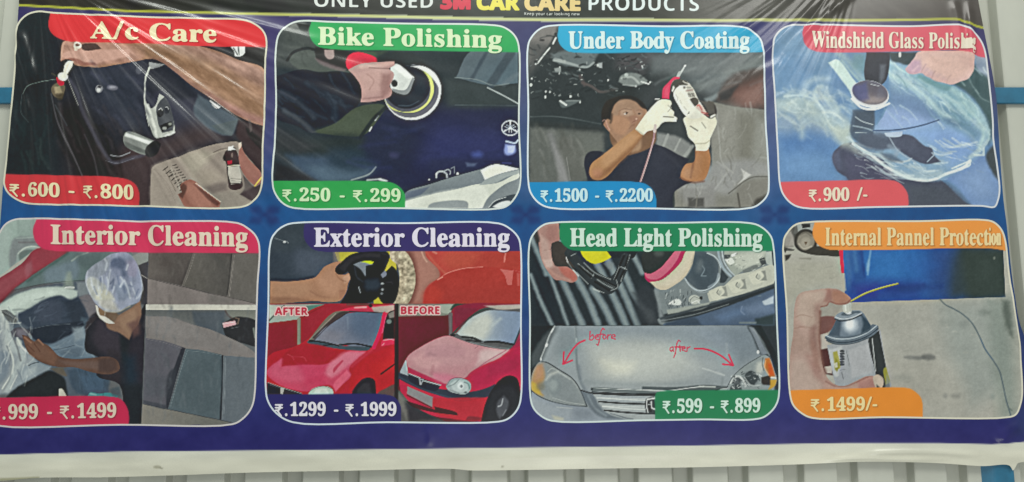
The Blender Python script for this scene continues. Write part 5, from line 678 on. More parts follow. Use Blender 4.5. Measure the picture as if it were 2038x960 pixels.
    for k in range(46):
        x, y = rs.uniform(190, 430), rs.uniform(610, 760); P.s_([(x, y), (x + rs.uniform(-14, 14), y + rs.uniform(10, 34))], rs.uniform(4, 9), ('3b4245', 'a0a6a5', '545b5e')[k % 3], 2.5, .7)
    for k in range(40):
        x, y = rs.uniform(740, 1090), rs.uniform(280, 430); P.s_([(x, y), (x + rs.uniform(-22, 22), y + rs.uniform(-14, 14))], rs.uniform(4, 9), ('6d726f', 'c3c6bd', '8d918a')[k % 3], 3, .6)
    P.f('210,790 500,740 600,720 560,770 220,830', '8d928c', 5, .9); P.s_('120,620 145,760 160,870', 30, '767d80', 8, .8)
    P.s_('150,870 400,800 700,720 1160,570', 20, '3a4146', 6); P.s_('150,890 460,830 760,740', 8, '767d80', 4, .7); P.s_('140,880 160,910 300,900', 24, '7c8486', 6, .8)
    P.f('180,915 460,850 800,740 1165,600 1170,930 180,930', '47566a', 6); P.f('880,780 1165,660 1165,800 960,830', '64748c', 24, .9); P.f('1060,715 1160,665 1160,735 1080,745', 'aab4bd', 6, .9); P.f('640,850 860,780 900,830 700,890', '566a86', 20, .8); P.f('200,905 460,860 520,930 200,930', '343f4c', 10, .9); P.f('1000,870 1165,830 1170,930 1000,930', '2b3638', 10, .9); P.s_('860,905 1000,905', 16, '6b7577', 5, .8); P.s_('880,760 870,800 900,830', 9, '75839a', 5, .6); P.s_('1020,670 1050,665', 6, '66747c', 3, .8)
    # silver bonnet below
    V(1045, 635)
    P.f('270,60 2100,58 2230,300 2260,640 2230,910 60,910 60,420 120,330 200,160', '1f2729', 1.5, 1, 0); P.f('45,60 280,58 190,180 110,340 70,430 45,500', '1c2326', 6)
    P.f('258,62 2000,60 2060,140 2120,230 2170,310 2200,380 2225,460 2240,560 2240,920 60,920 60,640 85,480 130,380 170,260 215,150', '848b8f', 2, 1, 0, part='pictured_car')
    P.f('300,70 1100,62 2000,62 2060,180 1500,220 900,200 400,160', '7d868d', 30, .9); P.f('560,260 1000,230 1300,300 1400,460 1000,540 620,520', '989b97', 60, .8); P.f('680,380 960,400 920,470 740,460', 'aaa99c', 30, .8); P.f('1000,320 1400,330 1700,420 1500,560 1100,580', '969b9b', 60, .8); P.f('1500,80 2020,70 2080,260 1800,320', '78828d', 50, .8)
    P.f('60,330 250,70 300,70 210,250 150,390 60,430', '4c5255', 12, .8); P.s_('262,66 215,150 180,250 140,350', 12, 'a3a8a8', 4, .8); P.s_('240,150 200,260', 5, '484f53', 3, .7); P.e(190, 235, 12, 18, 'd3d5d3', 4, .9, 25); P.e(140, 360, 8, 14, 'c5c9c7', 3, .8); P.s_('250,90 232,120', 14, 'b4b8b8', 4, .8); P.s_('310,80 220,260 170,380', 30, '8f979b', 14, .6)
    P.s_('450,70 452,200 462,400 490,540 530,640', 16, '5f676b', 7, .85); P.s_('440,80 445,200 455,260', 6, 'a9aead', 4, .7); P.s_('480,420 500,560 560,660', 22, '6d757c', 10, .7); P.e(455, 190, 6, 24, 'c5c9c6', 3, .8)
    P.s_('940,240 930,420 950,560', 30, '8b9092', 18, .5)
    P.f('600,230 1000,200 1400,260 1500,420 1200,520 700,500', 'b3b5af', 60, .7); P.f('700,370 980,390 940,470 760,460', 'c3c2b5', 30, .7); P.f('300,66 460,64 470,240 380,330 260,300', '6f787d', 26, .7); P.f('1750,70 2040,70 2140,330 1900,420', '68727a', 40, .7); P.s_('520,560 1000,585 1500,570 1760,560', 30, '7d8588', 16, .6)
    # left lamp, bumper and grille
    P.f('60,500 100,410 130,382 190,385 300,450 420,525 480,610 552,780 400,765 240,735 130,690 60,640', '7d8384', 3, part='pictured_headlight'); P.f('200,600 260,500 380,520 470,620 520,760 300,730', '767d80', 24, .9); P.f('65,520 110,420 150,400 170,520 130,620 160,680 110,670 62,630', 'a07a4a', 12, .9); P.f('100,420 160,400 150,520 90,540', 'a67f66', 14, .8); P.f('62,560 100,580 150,680 100,665 62,635', 'ab9440', 8, .9); P.s_('190,540 220,500 290,470', 20, 'a9aca6', 8, .7); P.e(140, 600, 36, 36, '6d6a5a', 12, .7); P.s_('230,500 200,600 230,680', 12, '9a9f9f', 8, .5); P.s_('300,480 420,540 470,610', 10, '9ba1a1', 6, .6)
    P.s_('150,382 190,386 300,450 420,530 490,630 550,778 400,768 240,735 130,690 60,640', 9, '343b3f', 2, .95)
    P.f('60,650 130,700 260,745 550,790 700,830 820,880 940,905 60,915', '7d858e', 6); P.f('60,700 260,770 420,800 380,900 100,900', '8b9298', 20, .8); P.f('240,855 340,880 340,900 260,895', 'aaa895', 8, .7); P.s_('280,785 420,795', 8, 'a9adab', 4, .6); P.f('430,800 560,810 600,880 460,890', '6f7780', 16, .7)
    P.f('490,630 600,665 660,770 720,830 940,890 700,880 600,820 540,740', '5a636b', 8, .9); P.s_('560,680 620,790 720,860', 14, '848d93', 8, .6)
    P.f('600,665 1150,680 1300,700 1300,920 940,890 760,850 700,800', '8e9496', 4); P.f('640,680 1070,690 1060,740 660,720', '888f93', 6); P.f('700,760 1060,770 1060,820 740,800', '969c9d', 8, .9); P.f('760,850 1160,860 1160,900 900,890', '8d9394', 8, .9); P.s_('490,632 570,655 720,662 1150,670 1230,660', 12, '23292c', 2.5); P.s_('660,735 850,748 1070,755', 14, '262c30', 2.5); P.s_('710,812 900,830 1160,845', 14, '262b2e', 2.5); P.f('585,608 620,605 1000,625 1250,640 1230,655 900,655 590,640', '5b6365', 3); P.f('585,610 610,606 600,640 582,635', '3b4245', 3); P.s_('820,622 1000,630 1200,628 1400,615', 6, '9ea4a3', 2.5, .8); P.s_('760,840 900,880 960,890', 8, '49525b', 4, .8)
    P.f('1075,710 1150,690 1165,850 1080,840 1065,770', '3a3f42', 4); P.s_('1090,715 1150,705', 14, 'a9adab', 3); P.s_('1115,740 1125,790 1160,800', 12, 'a3a8a8', 3); P.s_('1085,730 1075,800', 6, '80878a', 2); P.f('1095,740 1115,740 1125,830 1100,820', '15191b', 3)
    # right lamp
    P.s_('650,700 1065,712', 8, 'b4b8b6', 4, .7); P.s_('690,775 1060,785', 8, 'b9bcba', 4, .7)
    V(1280, 635)
    P.f('-10,600 300,605 540,585 760,600 740,615 640,635 -10,640', '4b5356', 4); P.s_('0,632 200,640 400,615 540,600', 8, 'b9bdbb', 3, .9); P.s_('500,600 640,605', 14, 'abafac', 5, .9); P.s_('640,635 720,612 750,605', 7, '262c2f', 2); P.s_('710,530 700,590', 22, '737a7d', 8, .7); P.f('680,620 750,610 750,634 690,634', '8d9394', 3); P.s_('530,440 600,460 720,500', 12, 'adb1b0', 6, .7); P.s_('740,220 750,320', 14, '959b9d', 10, .5)
    P.f('930,62 1000,62 1060,200 1130,330 1200,480 1210,640 1170,640 1140,400 1040,300 960,120', '2a3134', 10); P.f('940,70 980,80 1050,200 1110,310 1060,320 1000,200', '6d757d', 6); P.s_('930,80 990,180 1045,320', 8, '42494e', 3, .8); P.s_('980,90 1060,200 1120,320', 14, '868d90', 6, .5); P.e(1022, 295, 12, 16, 'c9cccb', 4)
    P.f('750,634 770,570 830,480 940,390 1050,328 1100,325 1135,360 1165,450 1190,540 1170,600 1110,640', '7f8788', 2.5, part='pictured_headlight'); P.s_('745,610 800,510 900,420 1050,328', 6, '3a4144', 2, .9)
    P.e(830, 550, 42, 42, '4b5154', 6, .9); P.e(960, 530, 70, 70, '5b6265', 10, .8); P.f('910,490 960,460 1020,520 990,590 930,570', '363d40', 5, .9); P.s_('780,570 800,530 850,510 900,560 910,600', 16, 'b9bdbb', 5, .8); P.s_('940,470 1000,480 1040,550', 10, '30373a', 3, .8); P.s_('900,520 960,590 1030,590', 9, 'a9afae', 4, .8); P.e(1040, 430, 40, 60, 'b3b4ac', 12, .8, 20); P.f('780,600 860,570 880,630 770,634', '3c4346', 5, .9); P.f('1050,520 1130,500 1140,590 1060,580', '34302c', 5)
    for k in range(50):
        x, y = rs.uniform(790, 1050), rs.uniform(470, 620); P.s_([(x, y), (x + rs.uniform(-24, 24), y + rs.uniform(-18, 18))], rs.uniform(4, 10), ('c3c7c5', '33393c', '71787a')[k % 3], 3, .7)
    P.f('1085,350 1125,345 1150,420 1175,510 1130,520 1100,460 1080,420', 'a5622b', 6, .95); P.f('1110,390 1140,410 1165,500 1120,500', 'b04a20', 8, .8); P.s_('1090,370 1085,440 1120,500', 8, 'd0a070', 4, .7); P.f('1130,540 1190,540 1170,600 1110,635 1130,590', 'a9842f', 6, .9); P.s_('1140,520 1180,525', 12, 'd8cbb0', 4, .9); P.s_('1065,345 1060,400 1075,460', 10, '50504b', 4, .7)
    V(1045, 635)
    P.s_('655,735 850,749 1070,757', 15, '1d2326', 2.5); P.s_('705,812 900,832 1075,842', 15, '1d2326', 2.5); P.s_('600,664 800,676 1150,684', 9, '1d2326', 2.5); P.s_('640,700 850,716 1066,724', 10, 'b9bdbb', 3, .8); P.s_('690,778 880,796 1066,806', 10, 'b9bdbb', 3, .8); P.s_('590,612 900,626 1250,636', 5, 'c3c7c5', 2, .7); P.s_('596,648 900,662 1200,664', 7, '20272a', 2, .9)
    P.s_('1085,712 1080,770 1092,830', 9, 'c3c7c6', 2.5, .9); P.s_('1100,712 1150,706', 9, 'c9cccb', 2.5, .9); P.s_('1095,760 1125,765', 8, 'aab0b0', 2.5, .8); P.s_('1125,735 1128,790 1155,806', 9, 'bdc2c2', 2.5, .9)
    P.s_('200,470 240,440 300,470 400,540', 7, 'b3b8b6', 4, .5); P.s_('240,700 400,745 520,760', 6, 'a3a9a8', 3, .6); P.e(255, 600, 70, 84, '6f787b', 10, .5); P.e(250, 590, 40, 50, '98a09f', 12, .5)
    R = 'b23a52'
    for t in ('578,112 572,185', '575,165 600,140 612,165 590,188 572,182', '625,165 650,160 645,140 627,150 625,175 650,185', '705,95 690,84 675,110 660,190 648,235 635,225', '650,142 692,135', '705,140 690,160 702,182 720,165 710,142', '735,140 732,182', '735,152 762,137', '768,165 800,155 793,138 772,146 768,170 802,180'): P.s_(t, 9, R, .8, part='handwriting')
    for t in ('530,190 470,220 410,290 345,400', '345,295 338,402', '338,402 420,368'): P.s_(t, 15, R, 1, part='arrow')
    V(1280, 635)
    for t in ('262,250 245,254 238,275 250,290 264,272', '266,250 270,290', '330,200 315,188 300,220 285,310 272,342', '280,250 318,245', '325,232 330,287', '308,252 350,248', '345,268 375,262 368,245 350,255 348,278 380,288', '392,250 390,288', '392,262 416,248'): P.s_(t, 9, R, .8, part='handwriting#2')
    for t in ('458,265 560,270 680,320 795,410', '762,318 802,413', '802,413 708,402'): P.s_(t, 15, R, 1, part='arrow#2')
    P.n(.045, 50, 71); P.n(.025, 6, 72, octaves=1); V(0, 0, 1); return P

def spray_can_picture():
    P = canvas(7, '99988f'); V = P.v
    V(1550, 430)
    # concrete floor
    P.f('40,340 600,330 640,1000 1900,1000 1900,1850 60,1850', '9a9890', 6); P.f('700,760 1700,740 1990,740 2000,1200 1500,1300 800,1200', '97968f', 40, .9); P.f('1400,760 1900,740 2000,1500 1700,1700 1500,1200', '878d89', 60, .8); P.f('1850,740 2060,700 2120,1800 1980,1800 1880,1200', '77807a', 40, .8); P.f('60,400 540,400 560,620 300,640 80,800', '98968a', 30, .8); P.f('1000,1300 1500,1350 1700,1800 1300,1850 1000,1700', '94928a', 60, .7); P.f('1980,750 2030,760 2060,900 2070,1080 2010,960', '4a524c', 14, .8)
    P.e(1210, 1260, 100, 18, '6f706d', 8, .9, 3); P.e(1330, 1256, 60, 26, '5f605e', 10, .8, 4); P.e(1150, 1252, 40, 14, '7b7b77', 8, .6); P.e(1570, 1600, 40, 20, '757570', 12, .7); P.e(1480, 1600, 20, 24, '7a7a76', 8, .6); P.e(1900, 1600, 20, 30, '78807c', 10, .5); P.e(1100, 1440, 80, 30, '7f807a', 20, .6); P.e(1830, 860, 60, 24, '6d746f', 14, .6); P.e(1500, 940, 60, 24, '7c807b', 18, .5); P.e(1640, 960, 50, 40, '737875', 18, .5)
    P.clutter(80, 350, 2000, 1800, 120, ('7f7e76', 'a3a198', '757670', '9b998f'), 86, (10, 70), (4, 18), (-15, 15), .3, 5)
    # scooter and its wheel
    P.f('40,60 330,60 340,300 560,340 540,360 400,350 230,330 150,280 120,180 60,330 40,300', '3f3d3a', 4); P.f('150,60 330,60 320,150 200,150 130,160', '8d918e', 5); P.f('200,70 280,70 280,100 210,110', '2d2d2c', 4); P.f('60,160 120,130 140,240 100,300 60,280', '8b8680', 8, .9); P.f('110,140 160,80 170,150 140,190', '4a4946', 5, .8)
    P.e(238, 222, 100, 106, '36342f', 4, part='pictured_wheel'); P.e(240, 225, 78, 82, '7b766c', 6); P.e(240, 235, 44, 46, '8f897d', 8); P.s_('180,250 220,290 290,270', 12, 'a39d90', 5, .8); P.f('225,230 255,230 240,260', '5a4a35', 3); P.s_('190,170 240,150 290,180', 10, '5a564e', 4, .7)
    P.f('220,320 330,270 540,315 545,350 430,355 300,345', '3a3833', 4); P.s_('190,378 280,380', 14, '7b786f', 6, .8); P.f('55,350 110,340 90,380 60,400', '3b3934', 6); P.f('60,280 140,300 130,310 60,310', '3a3937', 4, .8); P.s_('50,270 130,270', 8, '6a6862', 4, .7)
    # blue door panel
    P.f('570,300 1990,280 2010,720 1250,748 592,770 582,560', '284d88', 2.5, part='pictured_door'); P.f('640,310 1300,300 1250,560 900,600 700,560', '2a5c99', 50, .9); P.f('760,310 1100,310 1080,560 820,560', '2f66a2', 40, .7); P.f('600,560 1240,590 1250,740 600,760', '273f80', 30, .8); P.f('700,640 860,620 860,730 720,740', '332f78', 30, .6); P.f('900,620 1300,600 1300,640 940,670', '22356f', 14, .7)
    P.f('575,310 640,310 650,560 600,700 590,600', '3a5f90', 14, .8); P.f('630,310 740,310 760,560 680,600', '26477f', 12, .8); P.s_('670,320 690,480', 40, '44719f', 14, .6); P.s_('735,320 760,540', 20, '1f3a73', 8, .7); P.s_('815,310 800,420 790,520', 16, '6f98b8', 6, .7); P.e(792, 440, 14, 60, '7fa3bd', 8, .7, 8); P.s_('1000,330 1180,320', 40, '2f6bab', 26, .5)
    P.f('1560,295 1990,285 2080,330 2060,740 1990,728 1500,745 1480,600', '2f3a3e', 40, .95); P.f('1620,300 2020,300 2060,720 1700,735 1640,560', '313b37', 30, .95); P.f('1380,300 1560,300 1500,740 1340,745', '2a4070', 40, .7); P.f('1060,630 1460,600 1460,640 1080,680', '223a70', 12, .6); P.e(1912, 375, 10, 14, '6a7068', 4, .7); P.e(1300, 440, 120, 40, '28508d', 30, .5)
    P.f('535,305 570,305 580,508 556,508 545,420', 'b0304a', 2.5); P.s_('580,515 592,660', 14, 'a3a49a', 4, .7)
    # cable on the floor
    P.s_('1430,742 1480,790 1560,830 1640,880 1720,960 1790,1090 1830,1180 1900,1280 1960,1380 1990,1500 2020,1640 2050,1740 2058,1770', 13, '5a6568', 3.5, .95, 15); P.s_('1790,1090 1830,1180 1900,1280', 8, '48627a', 3, .6); P.s_('2040,1700 2070,1730', 10, '5a635f', 4, .8)
    # hand, can
    P.f('350,800 430,760 520,770 560,800 500,900 480,960 360,960 345,900', '8d8880', 8, .9); P.f('345,900 430,890 500,900 520,960 430,1040 350,1080', '6a4a46', 6); P.f('350,1060 430,1040 440,1180 360,1180', 'a39c94', 4); P.f('360,1190 470,1170 520,1420 420,1400 370,1260', '4a2d2c', 5); P.f('405,1340 480,1330 470,1400 420,1390', 'a59d95', 3)
    P.f('430,1150 830,1060 900,1000 955,1340 1010,1560 1000,1740 600,1740 500,1480', '8d9094', 2.5, part='pictured_can'); P.f('800,1080 890,1020 960,1380 1010,1640 880,1640 860,1400', '2f3334', 3); P.f('930,1360 960,1340 985,1480 950,1500', '8d8a3c', 5, .9); P.f('960,1400 1000,1520 1000,1650 930,1640', '7d8388', 8, .7); P.s_('830,1090 860,1380', 8, 'c3c6c6', 3, .7)
    P.f('440,1190 560,1160 530,1440 500,1420', 'a9abaa', 8, .8); P.f('480,1210 520,1200 545,1350 500,1370', '8e8a3f', 5, .9); P.f('505,1260 540,1320 520,1390 500,1360', '77742d', 4, .8); P.f('490,1310 520,1300 525,1345 500,1350', 'b3b3a8', 4, .8)
    for k in range(6): P.f([(540, 1195 + k * 24), (572 + k % 2 * 8, 1190 + k * 24), (588, 1206 + k * 24), (548, 1212 + k * 24)], '3a3d40', 3, .9)
    P.s_('600,1190 630,1340', 5, '5d6063', 2, .8); P.s_('545,1370 600,1360', 5, '6a6d70', 2, .8); P.f('500,1440 600,1390 620,1440 520,1500', '8a8d92', 5, .9); P.s_('560,1390 575,1450', 8, '5d6063', 3, .7)
    P.f('620,1190 800,1130 830,1400 650,1440', '9b9c9f', 8, .9)
    V(1550, 625)
    P.f('412,200 420,228 470,255 560,268 660,258 760,228 850,182 885,140 884,112 862,98 828,94 800,130 700,178 560,200 450,188', '59646e', 2, part='pictured_can'); P.s_('414,212 470,242 560,255 680,240 800,192 882,130', 9, '2f3942', 4); P.s_('420,192 480,215 560,225 680,210 790,165 870,104', 8, 'a9b2b9', 3, .9); P.s_('425,236 480,262 560,272 680,258 800,212', 9, '3b454c', 4, .9)
    P.f('438,190 455,160 480,120 505,65 520,30 590,0 700,-12 745,-10 775,30 800,75 820,112 808,140 760,168 690,190 600,203 520,205 460,200', '66727e', 2, part='pictured_can')
    P.f('440,190 480,120 515,40 560,30 540,200', '404c58', 8, .95); P.f('730,0 790,60 820,112 800,150 730,180 745,90', '2f3d48', 9, .95); P.e(640, 100, 66, 66, 'a9b1b8', 14, .95); P.e(632, 96, 36, 40, 'd3d7d9', 12, .95); P.s_('470,190 560,205 700,190 800,140', 10, '4a5660', 6, .7)
    P.f('496,35 510,10 560,-18 640,-32 720,-30 742,-16 736,8 690,32 620,50 540,60 505,55', '78828b', 2); P.s_('498,45 550,62 640,50 738,6', 11, '2c353d', 4); P.s_('500,28 560,46 650,34 736,-6', 6, 'bcc2c6', 3, .9); P.e(620, -4, 66, 17, '525c64', 5, 1, -10); P.e(620, -8, 26, 10, 'd6d9da', 4, .95); P.e(700, -16, 26, 9, '3a444c', 5, .8)
    V(1550, 430)
    P.f('568,770 640,768 642,800 648,850 600,860 574,852', 'adafa8', 3, part='pictured_nozzle'); P.s_('590,785 596,840', 12, 'cfd1ca', 5, .8); P.s_('632,785 636,840', 8, '8d9089', 4, .7); P.s_('637,762 760,695 900,645 1058,603', 15, '6a6a2b', 2, part='pictured_straw'); P.s_('637,758 760,690 900,640 1055,600', 9, 'b3b35f', 1.8)
    P.f('88,1740 95,1360 108,1180 130,1040 134,900 142,800 165,715 205,680 300,660 390,648 455,643 520,652 590,690 634,725 642,748 628,772 570,792 520,790 480,778 452,770 430,800 376,815 370,860 368,940 362,1010 366,1100 376,1240 405,1380 450,1460 520,1505 590,1508 680,1470 780,1425 850,1428 872,1470 868,1560 850,1640 830,1740', '988076', 3, part='pictured_hand')
    P.f('180,700 330,670 420,640 560,670 500,730 420,720 330,790 320,1000 240,1100 160,1000', 'a78d84', 24, .8); P.f('420,640 560,670 620,740 540,770 450,730', '8d6a60', 12, .8); P.f('270,720 340,790 340,1100 380,1300 320,1240 280,1000', '7b5c55', 20, .8); P.f('120,1200 300,1250 380,1480 300,1680 100,1700', 'a08880', 40, .8); P.f('260,1240 360,1330 380,1460 300,1440', '8d6a62', 24, .7); P.f('420,1480 560,1540 700,1560 720,1700 420,1700', 'a58279', 30, .8); P.f('720,1480 850,1450 860,1600 800,1680 720,1640', '996a66', 20, .8); P.f('780,1420 850,1440 800,1500 700,1480', 'ab847b', 12, .7); P.s_('180,980 250,1000', 6, '8a6b62', 5, .5); P.s_('210,800 300,780', 6, '8a6b62', 6, .4)
    P.s_('640,742 600,775 520,782 455,764 425,800 378,808', 12, '70483f', 6, .8); P.s_('370,850 366,980 366,1100 380,1250 420,1400', 18, '6b4a42', 9, .8); P.f('450,650 470,690 468,760 440,770 400,760 420,690', '86625a', 8, .7); P.f('480,660 560,680 630,735 600,765 500,770 475,720', '98705f', 10, .8); P.f('180,690 300,668 400,660 400,720 330,790 330,960 250,1000 170,900', 'a8968a', 16, .8); P.s_('150,900 200,880 300,900', 6, '84675d', 5, .5); P.s_('140,1000 220,985 310,1000', 7, '84675d', 6, .5); P.f('100,1300 200,1280 320,1420 380,1560 300,1720 95,1720', 'a39086', 20, .8); P.f('290,1100 350,1200 370,1380 320,1330 290,1220', '8a6a60', 12, .8); P.f('430,1490 560,1540 700,1510 720,1700 430,1720', 'a3877c', 16, .8); P.f('710,1480 850,1440 866,1560 820,1700 730,1660', '967069', 14, .85); P.s_('420,1470 500,1512 600,1512 700,1474 790,1432', 10, '7d5850', 6, .7); P.s_('740,1520 750,1600', 7, '87605a', 6, .5)
    P.f('840,1430 880,1410 930,1450 925,1510 890,1560 850,1500', 'a89a8c', 3); P.f('870,1440 910,1440 915,1490 880,1500', 'b4a798', 8, .8); P.f('850,1600 900,1560 910,1660 860,1660', '96938f', 6, .7); P.s_('690,1480 760,1440 830,1425', 7, '7b5a55', 4, .6)
    P.f('870,1500 930,1560 920,1660 880,1660', '2a2f2e', 6, .8)
    P.n(.07, 60, 81); P.n(.06, 22, 83); P.n(.03, 6, 82, octaves=1); V(0, 0, 1); return P
# ---------------------------------------------------------------- the banner's surface: slack waves and pulled wrinkles
def ridge(X, Y, p, w, h):
    d = np.full(X.shape, 1e6)
    q = spline(pl(p), False); fade = np.zeros(X.shape)
    for i in range(len(q) - 1):
        dd, t = seg_dist(X, Y, q[i], q[i + 1]); n = dd < d
        d = np.minimum(d, dd); fade = np.where(n, (i + t) / (len(q) - 1), fade)
    return h * np.exp(-(d / w) ** 2) * np.clip(np.sin(np.pi * np.clip(fade, .02, .98)) * 1.6, 0, 1)

def fan(X, Y, ox, oy, r0, r1, k, amp, seed, a0, a1):
    """wrinkles that radiate from a pulled corner"""
    r = np.hypot(X - ox, Y - oy); a = np.arctan2(Y - oy, X - ox)
    m = np.clip((r - r0) / 90, 0, 1) * np.clip((r1 - r) / (.7 * r1), 0, 1) * np.clip((a - a0) / .12, 0, 1) * np.clip((a1 - a) / .12, 0, 1)
    n = vnoise(a * k, r / 500, 1., seed, 3)
    return amp * m * np.sign(n) * np.abs(n) ** .8 * np.clip(r / 360, .25, 1.3)

def relief(X, Y):
    """millimetres towards the viewer"""
    h = 5 * vnoise(X, Y * .6, 620, 91, 2)
    h += fan(X, Y, 75, -60, 60, 1100, 10, 8.0, 92, .12, 1.75)
    h += fan(X, Y, 75, -60, 40, 1000, 24, 3.2, 97, .45, 1.75)
    h += fan(X, Y, 1730, -130, 60, 520, 16, 6.0, 93, 1.75, 2.75)
    for p, w, h_ in (("34,56 48,105 66,168", 7, 6), ("44,58 58,105 74,160", 6, 4.5), ("28,90 44,140 60,190", 6, 5), ("40,150 52,190 66,240", 5, 3.5), ("30,210 26,270 18,330", 7, 4), ("62,170 66,240 72,300 74,350", 5, 2.5), ("52,190 58,230 64,250", 5, 3),
                     ("110,190 125,260 150,340 175,430", 4, 1.5), ("128,215 150,270 190,350 215,420", 4, 1.6), ("1925,0 1930,60 1936,130 1940,200", 7, 5), ("1895,0 1905,40 1912,110", 8, 3),
                     ("1660,-30 1590,40 1530,100 1470,150", 10, 6), ("1720,-30 1620,50 1560,110", 8, 5), ("1600,-30 1530,30 1440,90", 9, 4), ("1560,120 1480,160 1400,210", 12, 4), ("2010,560 2018,640 2030,720", 9, 6), ("2038,840 2005,862 1990,885", 12, 6),
                     ("1690,905 1780,900 1880,901 1960,907", 7, 6), ("1640,916 1700,912 1790,914 1900,914", 5, 4), ("0,940 120,935 300,925 330,912 420,902 520,899", 7, 1.2), ("880,918 1100,910 1380,905", 8, 1.2),
                     ("40,430 60,500 70,600", 9, 1.6), ("120,430 135,500 145,580", 9, 1.5), ("200,430 220,520 235,600", 10, 1.4), ("235,844 240,870 238,892", 6, 1.2), ("850,845 856,870 852,890", 7, 1)):
        h += ridge(X, Y, p, w, h_)
    return h

BASE = np.array(at(1019, 940)); BASE[1] = 0
def place(X, Y, lift):
    x, y, z = at(X, Y)
    return np.stack([x - BASE[0], y - (relief(X, Y) + lift) * .001, z - BASE[2]], -1)

# ---------------------------------------------------------------- turning a shape on the print into a mesh
CASES = {1: [['a', 'ab', 'da']], 2: [['b', 'bc', 'ab']], 4: [['c', 'cd', 'bc']], 8: [['d', 'da', 'cd']], 3: [['a', 'b', 'bc', 'da']], 6: [['b', 'c', 'cd', 'ab']],
         12: [['c', 'd', 'da', 'bc']], 9: [['a', 'ab', 'cd', 'd']], 7: [['a', 'b', 'c', 'cd', 'da']], 11: [['a', 'b', 'bc', 'cd', 'd']], 13: [['a', 'ab', 'bc', 'c', 'd']],
         14: [['b', 'c', 'd', 'da', 'ab']], 5: [['a', 'ab', 'da'], ['c', 'cd', 'bc']], 10: [['b', 'bc', 'ab'], ['d', 'da', 'cd']], 15: [['a', 'b', 'c', 'd']]}

def sheet(name, xs, ys, F, colour, lift, mat, parent):
    """mesh of the region F > 0 of a grid, with crisp interpolated edges; colour = raster on the same grid or one tone"""
    F = np.where(np.abs(F) < 1e-6, 1e-6, F); ny, nx = F.shape; ins = F > 0
    idx = np.arange(ny * nx).reshape(ny, nx)
    case = ins[:-1, :-1] * 1 + ins[:-1, 1:] * 2 + ins[1:, 1:] * 4 + ins[1:, :-1] * 8
    corner = {'a': (0, 0), 'b': (0, 1), 'c': (1, 1), 'd': (1, 0)}
    edges = {'ab': ('a', 'b'), 'bc': ('b', 'c'), 'cd': ('d', 'c'), 'da': ('a', 'd')}
    NN = ny * nx
    ls, lt = [], []
    for c, polys in CASES.items():
        J, I = np.nonzero(case == c)
        if not len(J): continue
        for poly in polys:
            cols = []
            for v in poly:
                if len(v) == 1: dj, di = corner[v]; cols.append(idx[J + dj, I + di])
                else:
                    p = corner[edges[v][0]]; base = idx[J + p[0], I + p[1]]
                    cols.append(NN * (1 if v in ('ab', 'cd') else 2) + base)
            A = np.stack(cols[::-1], 1); ls.append(A.ravel()); lt.append(np.full(len(A), A.shape[1]))
    if not ls: return None
    loops = np.concatenate(ls); tot = np.concatenate(lt)
    used, inv = np.unique(loops, return_inverse=True)
    kind, k = used // NN, used % NN; j, i = k // nx, k % nx
    j2, i2 = np.minimum(j + (kind == 2), ny - 1), np.minimum(i + (kind == 1), nx - 1)
    fa, fb = F[j, i], F[j2, i2]; t = np.where(kind == 0, 0, fa / np.where(fa == fb, 1, fa - fb)); t = np.clip(t, 0, 1)
    X = xs[i] + (xs[i2] - xs[i]) * t; Y = ys[j] + (ys[j2] - ys[j]) * t
    co = place(X, Y, lift)
    if isinstance(colour, np.ndarray) and colour.ndim == 3: C = colour[j, i] * (1 - t[:, None]) + colour[j2, i2] * t[:, None]
    else: C = np.repeat(hexc(colour)[None], len(X), 0)
    C = np.concatenate([ink(C), np.ones((len(X), 1))], 1)
    me = bpy.data.meshes.new(name); me.vertices.add(len(X)); me.vertices.foreach_set('co', co.ravel().astype(np.float32))
    me.loops.add(len(loops)); me.loops.foreach_set('vertex_index', inv.ravel().astype(np.int32))
    me.polygons.add(len(tot)); me.polygons.foreach_set('loop_start', np.concatenate([[0], np.cumsum(tot)[:-1]]).astype(np.int32)); me.polygons.foreach_set('loop_total', tot.astype(np.int32))
    me.polygons.foreach_set('use_smooth', np.ones(len(tot), bool))
    at_ = me.color_attributes.new('ink', 'FLOAT_COLOR', 'POINT'); at_.data.foreach_set('color', C.ravel().astype(np.float32))
    me.update(); me.validate(); me.materials.append(mat)
    o = bpy.data.objects.new(name, me); scene.collection.objects.link(o); o.parent = parent
    return o

def nodes(name):
    m = bpy.data.materials.new(name); m.use_nodes = True; n = m.node_tree.nodes; return m, n, m.node_tree.links, n['Principled BSDF']

